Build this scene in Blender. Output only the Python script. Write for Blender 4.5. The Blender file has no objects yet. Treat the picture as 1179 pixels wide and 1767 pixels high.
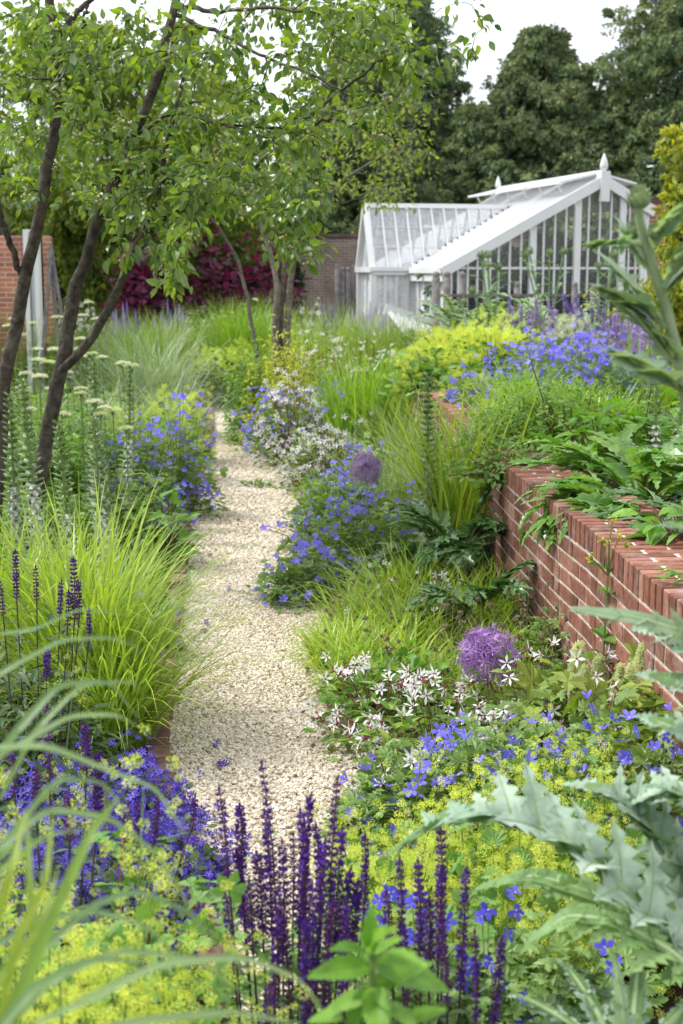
import bpy, bmesh, math, random
import numpy as np
from math import radians, sin, cos, tan, atan, pi, sqrt
rs = np.random.RandomState(7); random.seed(7)
SC = bpy.context.scene
# ---------------------------------------------------------------- camera, light, exposure
CAM_H = 1.95; PITCH = atan((883.5-470)/2454.0); FP = 2454.0
cam_d = bpy.data.cameras.new('camera'); cam = bpy.data.objects.new('camera', cam_d); SC.collection.objects.link(cam)
cam.location = (0, 0, CAM_H); cam.rotation_euler = (pi/2-PITCH, 0, 0)
cam_d.lens = 50; cam_d.sensor_width = 36; cam_d.sensor_fit = 'AUTO'
cam_d.clip_start = 0.05; cam_d.clip_end = 2000
cam_d.dof.use_dof = True; cam_d.dof.focus_distance = 5.4; cam_d.dof.aperture_fstop = 5.0
SC.camera = cam
SUN_EL, SUN_AZ = radians(54), radians(-78)      # azimuth from +Y, negative to the left
sun_d = bpy.data.lights.new('sun', 'SUN'); sun = bpy.data.objects.new('sun', sun_d); SC.collection.objects.link(sun)
sun_d.energy = 2.8; sun_d.angle = radians(9); sun_d.color = (1, .975, .93)
sun.rotation_euler = (pi/2-SUN_EL, 0, pi-SUN_AZ-0.0)
# light travels from the sun direction (sin az cos el, cos az cos el, sin el)
from mathutils import Vector, Matrix
_sd = Vector((sin(SUN_AZ)*cos(SUN_EL), cos(SUN_AZ)*cos(SUN_EL), sin(SUN_EL)))
sun.rotation_euler = _sd.to_track_quat('Z', 'Y').to_euler()
W = bpy.data.worlds.new('World'); SC.world = W; W.use_nodes = True
nt = W.node_tree; nt.nodes.clear()
sky = nt.nodes.new('ShaderNodeTexSky'); sky.sky_type = 'NISHITA'; sky.sun_disc = False
sky.sun_elevation = SUN_EL; sky.sun_rotation = SUN_AZ
tc = nt.nodes.new('ShaderNodeTexCoord'); nz = nt.nodes.new('ShaderNodeTexNoise')
nz.inputs['Scale'].default_value = 2.2; nz.inputs['Detail'].default_value = 5; nz.inputs['Roughness'].default_value = .55
cr = nt.nodes.new('ShaderNodeValToRGB'); cr.color_ramp.elements[0].position = .30; cr.color_ramp.elements[1].position = .52
cr.color_ramp.elements[0].color = (.55, .55, .55, 1); cr.color_ramp.elements[1].color = (1, 1, 1, 1)
mx = nt.nodes.new('ShaderNodeMix'); mx.data_type = 'RGBA'
mx.inputs[7].default_value = (9.3, 9.6, 10.2, 1)
bg = nt.nodes.new('ShaderNodeBackground'); bg.inputs['Strength'].default_value = .112
out = nt.nodes.new('ShaderNodeOutputWorld')
L = nt.links.new
L(tc.outputs['Generated'], nz.inputs['Vector']); L(nz.outputs['Fac'], cr.inputs['Fac']); L(cr.outputs['Color'], mx.inputs['Factor'])
L(sky.outputs['Color'], mx.inputs[6]); L(mx.outputs[2], bg.inputs['Color']); L(bg.outputs[0], out.inputs['Surface'])
SC.view_settings.view_transform = 'Standard'; SC.view_settings.look = 'None'
SC.view_settings.exposure = 0.62; SC.view_settings.gamma = 1
SC.render.engine = 'CYCLES'
cy = SC.cycles; cy.max_bounces = 7; cy.diffuse_bounces = 3; cy.glossy_bounces = 3; cy.transmission_bounces = 5
cy.transparent_max_bounces = 12; cy.use_denoising = True; cy.use_adaptive_sampling = True; cy.adaptive_threshold = 0.02
cy.caustics_reflective = False; cy.caustics_refractive = False
COL = SC.collection

# ---------------------------------------------------------------- where a pixel of the photograph lies at a given distance
def Z(py, D): return CAM_H - D*tan(PITCH+atan((py-883.5)/FP))
def X(px, D, z=0.): return (px-589.5)/FP*(D*cos(PITCH)+(CAM_H-z)*sin(PITCH))
def GD(py, z=0.): return (CAM_H-z)/tan(PITCH+atan((py-883.5)/FP))
def PT(px, py, D):
    z = Z(py, D); return (X(px, D, z), D, z)

# ---------------------------------------------------------------- mesh helpers
def A(*a): return np.array(a, dtype=float)
def nrm(v): return v/np.maximum(np.linalg.norm(v, axis=-1, keepdims=True), 1e-9)
def frames(d, up):
    y = nrm(d); x = nrm(np.cross(y, up)+1e-7); z = np.cross(x, y)
    return np.stack([x, y, z], axis=-1)
def U(a, b, n=None): return rs.uniform(a, b, n)
class MB:
    def __init__(s): s.V = []; s.F = []; s.R = []; s.n = 0
    def add(s, V, Fs, r=0., m=0):
        V = np.asarray(V, float).reshape(-1, 3)
        for f in Fs:
            mm = m
            if isinstance(f, tuple): f, mm = f
            s.F.append((np.asarray(f, np.int64)+s.n, mm))
        s.V.append(V); s.R.append(np.broadcast_to(np.asarray(r, float), (len(V),))); s.n += len(V)
        return s
    def inst(s, T, pos, R, sc=1., r=None, m=None):
        V, Fs = T; pos = np.asarray(pos, float).reshape(-1, 3); N = len(pos)
        if N == 0: return s
        sc = np.asarray(sc, float)
        if sc.ndim == 0: sc = np.full((N, 1), float(sc))
        elif sc.ndim == 1: sc = sc[:, None]
        W_ = np.einsum('nij,nkj->nki', R, V[None]*sc[:, None, :]) + pos[:, None, :]
        if r is None: r = U(0, 1, N)
        rr = np.repeat(np.broadcast_to(r, (N,)), len(V)); off = (np.arange(N)*len(V))[:, None, None]
        Fo = [((np.asarray(f)[None]+off).reshape(-1, np.asarray(f).shape[1]), mm if m is None else m) for f, mm in Fs]
        return s.add(W_.reshape(-1, 3), Fo, rr)
    def tubes(s, P, Rad, sides=4, r=0., m=0):
        P = np.asarray(P, float)
        if P.ndim == 2: P = P[None]
        N, K, _ = P.shape; Rad = np.broadcast_to(np.asarray(Rad, float), (N, K))
        t = np.gradient(P, axis=1); t = nrm(t)
        ref = np.where(np.abs(t[..., 2:3]) > .92, A(1, 0, 0), A(0, 0, 1)); a = nrm(np.cross(t, ref)); b = np.cross(t, a)
        # keep frames continuous by projecting the first one along
        for k in range(1, K):
            aa = a[:, k-1]-t[:, k]*np.sum(a[:, k-1]*t[:, k], -1, keepdims=True); a[:, k] = nrm(aa); b[:, k] = np.cross(t[:, k], a[:, k])
        th = np.arange(sides)*2*pi/sides
        V = P[:, :, None]+Rad[:, :, None, None]*(a[:, :, None]*np.cos(th)[:, None]+b[:, :, None]*np.sin(th)[:, None])
        i = np.arange(K-1)[:, None]*sides; j = np.arange(sides)[None]; j2 = (j+1) % sides
        F = np.stack([i+j, i+j2, i+sides+j2, i+sides+j], -1).reshape(-1, 4)
        F = (F[None]+(np.arange(N)*K*sides)[:, None, None]).reshape(-1, 4)
        rr = np.repeat(np.broadcast_to(np.asarray(r, float), (N,)), K*sides)
        return s.add(V.reshape(-1, 3), [(F, m)], rr)
    def blades(s, P, az, Ln, w, lean, curve, k=6, m=0, power=1.6, twist=.5, fold=False):
        N = len(P); sv = np.linspace(0, 1, k+1)
        phi = lean[:, None]+curve[:, None]*((sv[None, :-1]+.5/k)**power)
        dx = np.sin(phi)*(Ln[:, None]/k); dz = np.cos(phi)*(Ln[:, None]/k)
        h = np.concatenate([np.zeros((N, 1)), np.cumsum(dx, 1)], 1); v = np.concatenate([np.zeros((N, 1)), np.cumsum(dz, 1)], 1)
        C = P[:, None, :]+np.stack([h*np.cos(az)[:, None], h*np.sin(az)[:, None], v], -1)
        sa = az[:, None]+pi/2+U(-twist, twist, N)[:, None]+U(-.9, .9, N)[:, None]*sv[None]*twist
        sd = np.stack([np.cos(sa), np.sin(sa), np.zeros_like(sa)], -1)
        wp = np.minimum(1, sv*3+.55)*np.power(np.maximum(1-sv, 0), .55); wp[-1] = .03
        hw = (w[:, None]*wp[None]*.5)[..., None]
        V = np.stack([C-sd*hw, C+sd*hw], 2).reshape(N, -1, 3)
        i = np.arange(k)*2; F = np.stack([i, i+1, i+3, i+2], -1)
        F = (F[None]+(np.arange(N)*(2*(k+1)))[:, None, None]).reshape(-1, 4)
        s.add(V.reshape(-1, 3), [(F, m)], np.repeat(U(0, 1, N), 2*(k+1)))
        return C[:, -1]
    def box(s, c, size, r=0., m=0, R=None):
        V = (BOXV*A(*size)*.5)
        if R is not None: V = V@np.asarray(R).T
        return s.add(V+A(*c), [(BOXF, m)], r)
    def bar(s, p, q, w, d, r=0., m=0, up=(0, 0, 1)):
        """a straight square bar from p to q, w wide across `up`, d deep along it"""
        p = A(*p); q = A(*q); y = nrm(q-p); x = nrm(np.cross(y, A(*up))); z = np.cross(x, y)
        V = BOXV*.5*A(w, np.linalg.norm(q-p), d); V = V@np.stack([x, y, z], 0)
        return s.add(V+(p+q)/2, [(BOXF, m)], r)
    def build(s, name, mats, parent=None, smooth=False, loc=None):
        me = bpy.data.meshes.new(name)
        V = np.concatenate(s.V).astype(np.float32); me.vertices.add(len(V)); me.vertices.foreach_set('co', V.ravel())
        lt = np.concatenate([np.full(len(f), f.shape[1]) for f, _ in s.F]); lv = np.concatenate([f.ravel() for f, _ in s.F])
        mi = np.concatenate([np.full(len(f), m) for f, m in s.F])
        ls = np.concatenate([[0], np.cumsum(lt)[:-1]])
        me.loops.add(len(lv)); me.loops.foreach_set('vertex_index', lv.astype(np.int32))
        me.polygons.add(len(lt)); me.polygons.foreach_set('loop_start', ls.astype(np.int32))
        try: me.polygons.foreach_set('loop_total', lt.astype(np.int32))
        except Exception: pass
        me.polygons.foreach_set('material_index', mi.astype(np.int32))
        me.polygons.foreach_set('use_smooth', np.full(len(lt), bool(smooth)))
        at = me.attributes.new('rnd', 'FLOAT', 'POINT'); at.data.foreach_set('value', np.concatenate(s.R).astype(np.float32))
        for mm in (mats if isinstance(mats, (list, tuple)) else [mats]): me.materials.append(mm)
        me.update(); me.validate()
        o = bpy.data.objects.new(name, me); COL.objects.link(o)
        if parent is not None: o.parent = parent
        if loc is not None: o.location = loc
        return o
BOXV = A([-1,-1,-1],[1,-1,-1],[1,1,-1],[-1,1,-1],[-1,-1,1],[1,-1,1],[1,1,1],[-1,1,1])
BOXF = np.array([[0,3,2,1],[4,5,6,7],[0,1,5,4],[1,2,6,5],[2,3,7,6],[3,0,4,7]])
def bm_template(f):
    bm = bmesh.new(); f(bm); bm.verts.ensure_lookup_table()
    V = np.array([v.co[:] for v in bm.verts]); d = {}
    for p in bm.faces: d.setdefault(len(p.verts), []).append([v.index for v in p.verts])
    bm.free(); return V, [(np.array(x), 0) for x in d.values()]
def _bevbox(bm):
    bmesh.ops.create_cube(bm, size=1.0)
    bmesh.ops.bevel(bm, geom=bm.edges[:], offset=.035, segments=1, affect='EDGES'); bm.verts.index_update()
T_BRICK = bm_template(_bevbox)
def _ico(bm): bmesh.ops.create_icosphere(bm, subdivisions=1, radius=1)
T_ICO = bm_template(_ico)
def _ico2(bm): bmesh.ops.create_icosphere(bm, subdivisions=2, radius=1)
T_BALL = bm_template(_ico2)
T_OCT = (A([1,0,0],[0,1,0],[-1,0,0],[0,-1,0],[0,0,1],[0,0,-1]), [(np.array([[0,1,4],[1,2,4],[2,3,4],[3,0,4],[1,0,5],[2,1,5],[3,2,5],[0,3,5]]), 0)])

def t_leaf(widths, fold=.25, curl=.25, tipdrop=0., m=0, base=0.):
    """leaf along +Y, unit length; widths: half widths at even stations before the tip"""
    n = len(widths); V = []; Q = []
    for i, w in enumerate(widths):
        y = i/n; z = -curl*y*y
        V += [[-w, y, z+fold*w], [0, y, z], [w, y, z+fold*w]]
    V.append([0, 1, -curl-tipdrop])
    for i in range(n-1):
        a = i*3; Q += [[a, a+1, a+4, a+3], [a+1, a+2, a+5, a+4]]
    a = (n-1)*3; t = [[a, a+1, 3*n], [a+1, a+2, 3*n]]
    return A(*V), [(np.array(Q), m), (np.array(t), m)]
T_OVATE = t_leaf([.02, .24, .27, .17], .3, .3)
T_LANCE = t_leaf([.03, .13, .13, .08], .35, .35)
T_SIMPLE = (A([0,0,0],[-.26,.45,.06],[.26,.45,.06],[0,1,-.12]), [(np.array([[0,2,3],[0,3,1]]), 0)])
T_LINEAR = t_leaf([.05, .06, .04], .3, .3)
def veined(T, n, curl, w=.018, off=.012):
    V, F = T; k = len(V); y = np.linspace(0, .94, n+1); z = -curl*y*y+off; ww = w*(1.1-y)
    V2 = np.concatenate([V, np.stack([np.stack([-ww, y, z-off*.6], -1), np.stack([0*y, y, z+.004], -1), np.stack([ww, y, z-off*.6], -1)], 1).reshape(-1, 3)]); i = k+np.arange(n)*3
    return V2, list(F)+[(np.concatenate([np.stack([i, i+1, i+4, i+3], -1), np.stack([i+1, i+2, i+5, i+4], -1)]), 1)]
def t_round(lobes=9, cup=.12, notch=.12, teeth=True):
    """kidney shaped lobed leaf, centre of the blade at +Y .5"""
    n = lobes*2; V = [[0, .12, 0]]
    for i in range(n+1):
        a = radians(-160)+radians(320)*i/n; r = .5*(1 if i % 2 else 1-notch)
        V.append([r*sin(a), .42+r*cos(a), cup*(1 if i % 2 else .4)])
    return A(*V), [(np.array([[0, i+2, i+1] for i in range(n)]), 0)]
T_ROUND = t_round()
def t_palm(k=5, w=.16, cut=.35):
    V = [[0, .35, 0]]; F = []
    for i in range(k):
        a = radians(-115+230*i/(k-1)); r = .62-.12*abs(i-(k-1)/2)/(k/2); c = len(V)
        d = A(sin(a), cos(a)); p = A(cos(a), -sin(a))
        b = A(0, .35)
        for q, e, z in ((.25, -w*.5, .02), (.62, -w, .05), (1, 0, -.03), (.62, w, .05), (.25, w*.5, .02)):
            xy = b+d*r*q+p*e; V.append([xy[0], xy[1], z])
        F += [[0, c+1, c], [0, c+2, c+1], [0, c+3, c+2], [0, c+4, c+3]]
    return A(*V), [(np.array(F)[:, ::-1], 0)]
T_PALM = t_palm(); T_PALM7 = t_palm(7, .12)
def t_flower(k, inner, width, dish=.2, tipw=.5, centre=None, m=0, mc=1):
    """petals round +Z"""
    V = []; F = []
    for i in range(k):
        a = 2*pi*i/k; d = A(cos(a), sin(a)); p = A(-sin(a), cos(a)); c = len(V)
        for q, e, z in ((inner, width*.25, 0), (.6, width*.9, dish*.7), (1, width*tipw, dish)):
            for sgn in (-1, 1):
                xy = d*q+p*e*sgn; V.append([xy[0], xy[1], z+(.03*sgn)])
        F += [[c, c+2, c+3, c+1], [c+2, c+4, c+5, c+3]]
    Fs = [(np.array(F)[:, ::-1], m)]
    if centre:
        c = len(V); V += [[centre, 0, .05], [0, centre, .05], [-centre, 0, .05], [0, -centre, .05], [0, 0, .05+centre]]
        Fs.append((np.array([[c, c+1, c+4], [c+1, c+2, c+4], [c+2, c+3, c+4], [c+3, c, c+4]]), mc))
    return A(*V), Fs
T_GER = t_flower(5, .08, .36, .22, .62, .13)
T_CAMP = t_flower(5, .1, .24, .25, .06, .1)
T_GILL = t_flower(5, .1, .19, .28, .05, .12)
T_STAR6 = t_flower(6, .0, .10, .1, .04)
T_FLOR4 = t_flower(4, .0, .38, .1, .6)
def cluster(T, n, rad, size, flat=1.):
    mb = MB(); p = nrm(rs.normal(size=(n, 3)))*rad*(U(.35, 1, n)**.6)[:, None]; p[:, 2] *= flat
    mb.inst(T, p, frames(rs.normal(size=(n, 3)), rs.normal(size=(n, 3))), U(.7, 1.3, n)*size)
    return np.concatenate(mb.V), mb.F
T_FROTH = cluster(T_SIMPLE, 60, 1.05, .36, .85)      # a tuft of tiny flowers, radius 1
T_TUFT = cluster(T_SIMPLE, 14, .5, .9, .7)

# ---------------------------------------------------------------- materials
def _new(name):
    m = bpy.data.materials.new(name); m.use_nodes = True; n = m.node_tree; n.nodes.clear()
    return m, n, n.nodes.new, n.links.new
def c4(c): return (c[0], c[1], c[2], 1)
def leafmat(name, c1, c2, rough=.45, trans=.35, spec=.4, back=None, tcol=None, noise=0.25, nscale=9, var=.25, bump=0.):
    m, n, N, K = _new(name)
    at = N('ShaderNodeAttribute'); at.attribute_name = 'rnd'; oi = N('ShaderNodeObjectInfo')
    mix = N('ShaderNodeMix'); mix.data_type = 'RGBA'; mix.inputs[6].default_value = c4(c1); mix.inputs[7].default_value = c4(c2)
    K(at.outputs['Fac'], mix.inputs['Factor'])
    t = N('ShaderNodeTexCoord'); nn = N('ShaderNodeTexNoise'); nn.inputs['Scale'].default_value = nscale; nn.inputs['Detail'].default_value = 3
    K(t.outputs['Object'], nn.inputs['Vector'])
    mr = N('ShaderNodeMapRange'); mr.inputs[1].default_value = .3; mr.inputs[2].default_value = .7; mr.inputs[3].default_value = 1-noise; mr.inputs[4].default_value = 1+noise
    K(nn.outputs['Fac'], mr.inputs[0])
    vr = N('ShaderNodeMapRange'); vr.inputs[3].default_value = 1-var*.5; vr.inputs[4].default_value = 1+var*.5; K(oi.outputs['Random'], vr.inputs[0])
    mu = N('ShaderNodeMath'); mu.operation = 'MULTIPLY'; K(mr.outputs[0], mu.inputs[0]); K(vr.outputs[0], mu.inputs[1])
    sc = N('ShaderNodeVectorMath'); sc.operation = 'SCALE'; K(mix.outputs[2], sc.inputs[0]); K(mu.outputs[0], sc.inputs['Scale'])
    col = sc.outputs[0]
    if back:
        ge = N('ShaderNodeNewGeometry'); mb = N('ShaderNodeMix'); mb.data_type = 'RGBA'
        K(ge.outputs['Backfacing'], mb.inputs['Factor']); K(col, mb.inputs[6]); mb.inputs[7].default_value = c4(back); col = mb.outputs[2]
    p = N('ShaderNodeBsdfPrincipled'); p.inputs['Roughness'].default_value = rough; p.inputs['Specular IOR Level'].default_value = spec
    K(col, p.inputs['Base Color'])
    if bump:
        bn = N('ShaderNodeTexNoise'); bn.inputs['Scale'].default_value = nscale*4; bn.inputs['Detail'].default_value = 4; K(t.outputs['Object'], bn.inputs['Vector'])
        bb = N('ShaderNodeBump'); bb.inputs['Strength'].default_value = bump; bb.inputs['Distance'].default_value = .004; K(bn.outputs['Fac'], bb.inputs['Height']); K(bb.outputs[0], p.inputs['Normal'])
    o = N('ShaderNodeOutputMaterial')
    if trans > 0:
        tr = N('ShaderNodeBsdfTranslucent'); tm = N('ShaderNodeVectorMath'); tm.operation = 'MULTIPLY'
        K(sc.outputs[0], tm.inputs[0]); tm.inputs[1].default_value = tcol or (1.5, 1.5, .7); K(tm.outputs[0], tr.inputs['Color'])
        ms = N('ShaderNodeMixShader'); ms.inputs[0].default_value = trans
        K(p.outputs[0], ms.inputs[1]); K(tr.outputs[0], ms.inputs[2]); K(ms.outputs[0], o.inputs['Surface'])
    else: K(p.outputs[0], o.inputs['Surface'])
    return m
def petal(name, c1, c2, trans=.35, **k): return leafmat(name, c1, c2, .6, trans, .2, tcol=(1.15, 1.1, 1.15), noise=.12, **k)
def solid(name, c1, c2=None, rough=.6, scale=6, metal=0., bump=0., bscale=None, spec=.4, detail=5, stain=None, stain_amt=.5):
    m, n, N, K = _new(name); c2 = c2 or tuple(x*.75 for x in c1)
    t = N('ShaderNodeTexCoord'); nn = N('ShaderNodeTexNoise'); nn.inputs['Scale'].default_value = scale; nn.inputs['Detail'].default_value = detail
    K(t.outputs['Object'], nn.inputs['Vector']); cr = N('ShaderNodeValToRGB')
    cr.color_ramp.elements[0].position = .35; cr.color_ramp.elements[1].position = .65
    cr.color_ramp.elements[0].color = c4(c2); cr.color_ramp.elements[1].color = c4(c1); K(nn.outputs['Fac'], cr.inputs[0])
    col = cr.outputs[0]
    at = N('ShaderNodeAttribute'); at.attribute_name = 'rnd'; mr = N('ShaderNodeMapRange'); mr.inputs[3].default_value = .82; mr.inputs[4].default_value = 1.18
    K(at.outputs['Fac'], mr.inputs[0]); s2 = N('ShaderNodeVectorMath'); s2.operation = 'SCALE'; K(col, s2.inputs[0]); K(mr.outputs[0], s2.inputs['Scale']); col = s2.outputs[0]
    if stain:
        n2 = N('ShaderNodeTexNoise'); n2.inputs['Scale'].default_value = scale*.3; n2.inputs['Detail'].default_value = 8; n2.inputs['Roughness'].default_value = .7
        K(t.outputs['Object'], n2.inputs['Vector']); r2 = N('ShaderNodeMapRange'); r2.inputs[1].default_value = .52; r2.inputs[2].default_value = .7; r2.inputs[4].default_value = stain_amt
        K(n2.outputs['Fac'], r2.inputs[0]); mb = N('ShaderNodeMix'); mb.data_type = 'RGBA'; K(r2.outputs[0], mb.inputs['Factor']); K(col, mb.inputs[6]); mb.inputs[7].default_value = c4(stain); col = mb.outputs[2]
    p = N('ShaderNodeBsdfPrincipled'); p.inputs['Roughness'].default_value = rough; p.inputs['Metallic'].default_value = metal; p.inputs['Specular IOR Level'].default_value = spec
    K(col, p.inputs['Base Color'])
    if bump:
        b = N('ShaderNodeBump'); b.inputs['Strength'].default_value = bump; b.inputs['Distance'].default_value = .01
        n3 = N('ShaderNodeTexNoise'); n3.inputs['Scale'].default_value = bscale or scale*4; n3.inputs['Detail'].default_value = 5
        K(t.outputs['Object'], n3.inputs['Vector']); K(n3.outputs['Fac'], b.inputs['Height']); K(b.outputs[0], p.inputs['Normal'])
    o = N('ShaderNodeOutputMaterial'); K(p.outputs[0], o.inputs['Surface']); return m
M = {}
# foliage
M['grass'] = leafmat('bright_grass', (.17,.30,.03), (.40,.50,.09), .38, .4, .5, noise=.1)
M['arc'] = leafmat('arching_blade', (.15,.26,.09), (.30,.42,.18), .4, .35, .4, noise=.15)
M['grass_hk'] = leafmat('golden_grass', (.18,.32,.03), (.45,.54,.09), .38, .4, .5, noise=.1)
M['grass_pale'] = leafmat('pale_grass', (.22,.32,.07), (.38,.46,.16), .4, .35, .5, noise=.1)
M['grass_mid'] = leafmat('mid_grass', (.14,.25,.045), (.31,.42,.09), .4, .35, .5, noise=.1)
M['grass_blue'] = leafmat('blue_grass', (.15,.23,.13), (.30,.38,.22), .4, .3, .5, noise=.1)
M['sword'] = leafmat('sword_leaf', (.12,.26,.02), (.30,.44,.04), .33, .35, .5, noise=.1)
M['malus'] = leafmat('malus_leaf', (.035,.09,.018), (.19,.29,.035), .34, .42, .5, back=(.17,.25,.10), tcol=(2.3,2.1,.5), var=.1)
M['malus_pale'] = leafmat('pale_tree_leaf', (.10,.17,.03), (.26,.33,.05), .42, .45, .4, tcol=(1.6,1.5,.5))
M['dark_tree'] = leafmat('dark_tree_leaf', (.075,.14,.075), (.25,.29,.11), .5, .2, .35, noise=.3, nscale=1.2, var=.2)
M['hedge'] = leafmat('hedge_leaf', (.018,.035,.012), (.05,.085,.02), .45, .15, .4, nscale=2)
M['purple'] = leafmat('purple_leaf', (.065,.018,.05), (.17,.034,.09), .42, .3, .4, tcol=(2.2,.7,1.0))
M['yellow_tree'] = leafmat('yellow_tree_leaf', (.20,.28,.04), (.40,.42,.07), .45, .45, .4, tcol=(1.5,1.3,.4))
M['alch'] = leafmat('alchemilla_leaf', (.10,.22,.04), (.19,.33,.08), .5, .3, .3)
M['ger_leaf'] = leafmat('geranium_leaf', (.12,.22,.05), (.26,.38,.12), .45, .35, .4)
M['gill_leaf'] = leafmat('gillenia_leaf', (.10,.21,.03), (.26,.36,.07), .42, .4, .4)
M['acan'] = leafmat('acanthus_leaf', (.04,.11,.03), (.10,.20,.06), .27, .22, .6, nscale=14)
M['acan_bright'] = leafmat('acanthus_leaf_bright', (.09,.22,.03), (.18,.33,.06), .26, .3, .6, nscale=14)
M['shrub'] = leafmat('shrub_leaf', (.10,.23,.03), (.24,.38,.07), .4, .38, .4)
M['darkherb'] = leafmat('dark_herb_leaf', (.045,.09,.035), (.10,.16,.06), .5, .25, .3)
M['card'] = leafmat('cardoon_leaf', (.24,.36,.25), (.46,.56,.45), .6, .22, .2, back=(.15,.25,.09), noise=.22, nscale=30, bump=.5, tcol=(.7,1.0,.4))
M['card_under'] = leafmat('cardoon_leaf_dark', (.13,.24,.08), (.24,.36,.14), .5, .35, .3, noise=.2, nscale=22)
M['card_green'] = leafmat('cardoon_leaf_green', (.23,.35,.20), (.40,.51,.34), .5, .3, .3, noise=.15, nscale=22)
M['card_stem'] = solid('cardoon_stem', (.30,.38,.20), (.18,.26,.10), .6, 18)
M['broad'] = leafmat('broad_leaf', (.09,.22,.025), (.18,.35,.04), .42, .4, .4, noise=.25, nscale=45, bump=.4)
M['hyd_leaf'] = leafmat('hydrangea_leaf', (.12,.22,.035), (.30,.37,.07), .45, .35, .4)
M['euph'] = leafmat('euphorbia', (.30,.38,.04), (.52,.50,.05), .5, .35, .3)
M['cover'] = leafmat('ground_cover_leaf', (.05,.11,.025), (.15,.24,.05), .45, .3, .4)
M['straw'] = leafmat('dead_grass', (.34,.27,.12), (.52,.44,.24), .6, .2, .3)
# petals
M['ger'] = petal('geranium_petal', (.16,.14,.72), (.30,.25,.90))
M['ger_deep'] = petal('deep_geranium_petal', (.07,.06,.58), (.16,.13,.78))
M['camp'] = petal('campanula_petal', (.06,.035,.34), (.16,.11,.58))
M['white'] = petal('white_petal', (.78,.78,.76), (.92,.92,.90))
M['pinkwhite'] = petal('blush_petal', (.80,.66,.66), (.92,.88,.87))
M['calyx'] = leafmat('red_calyx', (.16,.02,.04), (.30,.05,.08), .5, .1)
M['redstem'] = solid('red_stem', (.16,.06,.05), (.10,.05,.03), .6, 30)
M['froth'] = petal('lime_froth', (.50,.62,.06), (.80,.85,.16))
M['frothg'] = petal('green_lime_froth', (.40,.54,.06), (.66,.74,.14))
M['salv'] = petal('salvia_flower', (.05,.02,.22), (.115,.04,.37))
M['salv_cal'] = leafmat('salvia_calyx', (.065,.012,.085), (.13,.03,.14), .5, .15, .3, tcol=(1.3,1,1.3))
M['salv_stem'] = solid('salvia_stem', (.085,.03,.075), (.05,.04,.03), .5, 30)
M['lilac'] = petal('lilac_flower', (.38,.30,.52), (.60,.50,.68))
M['lavender'] = petal('lavender_flower', (.22,.17,.48), (.38,.30,.64))
M['allium'] = petal('allium_flower', (.25,.11,.36), (.46,.27,.56))
M['allium_old'] = petal('faded_allium', (.28,.18,.36), (.46,.34,.54))
M['bract'] = leafmat('acanthus_bract', (.13,.20,.09), (.27,.34,.19), .45, .2, .3)
M['bractg'] = leafmat('acanthus_green_bract', (.08,.15,.05), (.16,.25,.09), .45, .2, .3)
M['cream'] = petal('cream_flower', (.62,.66,.40), (.84,.86,.64))
M['creamg'] = petal('green_cream_flower', (.52,.60,.26), (.74,.78,.42))
M['seed'] = leafmat('seed_head', (.16,.14,.07), (.30,.26,.15), .7, .05, .2)
M['gstem'] = solid('green_stem', (.17,.25,.07), (.12,.19,.05), .55, 30)
M['pstem'] = solid('pale_stem', (.34,.36,.17), (.24,.27,.10), .6, 30)
M['dstem'] = solid('dry_stem', (.30,.26,.15), (.20,.17,.09), .7, 30)
M['bark'] = solid('bark', (.085,.072,.055), (.03,.024,.018), .85, 22, bump=.9, bscale=70, stain=(.20,.20,.15), stain_amt=.5, spec=.2)
M['bark_pale'] = solid('pale_bark', (.19,.17,.14), (.10,.085,.065), .85, 22, bump=.6, bscale=60, spec=.2)
M['fruit'] = leafmat('crab_fruit', (.34,.38,.12), (.48,.46,.20), .4, 0, .5)
M['yellow'] = solid('yellow_eye', (.75,.70,.35)); M['eye'] = solid('pale_eye', (.72,.68,.78))
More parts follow.
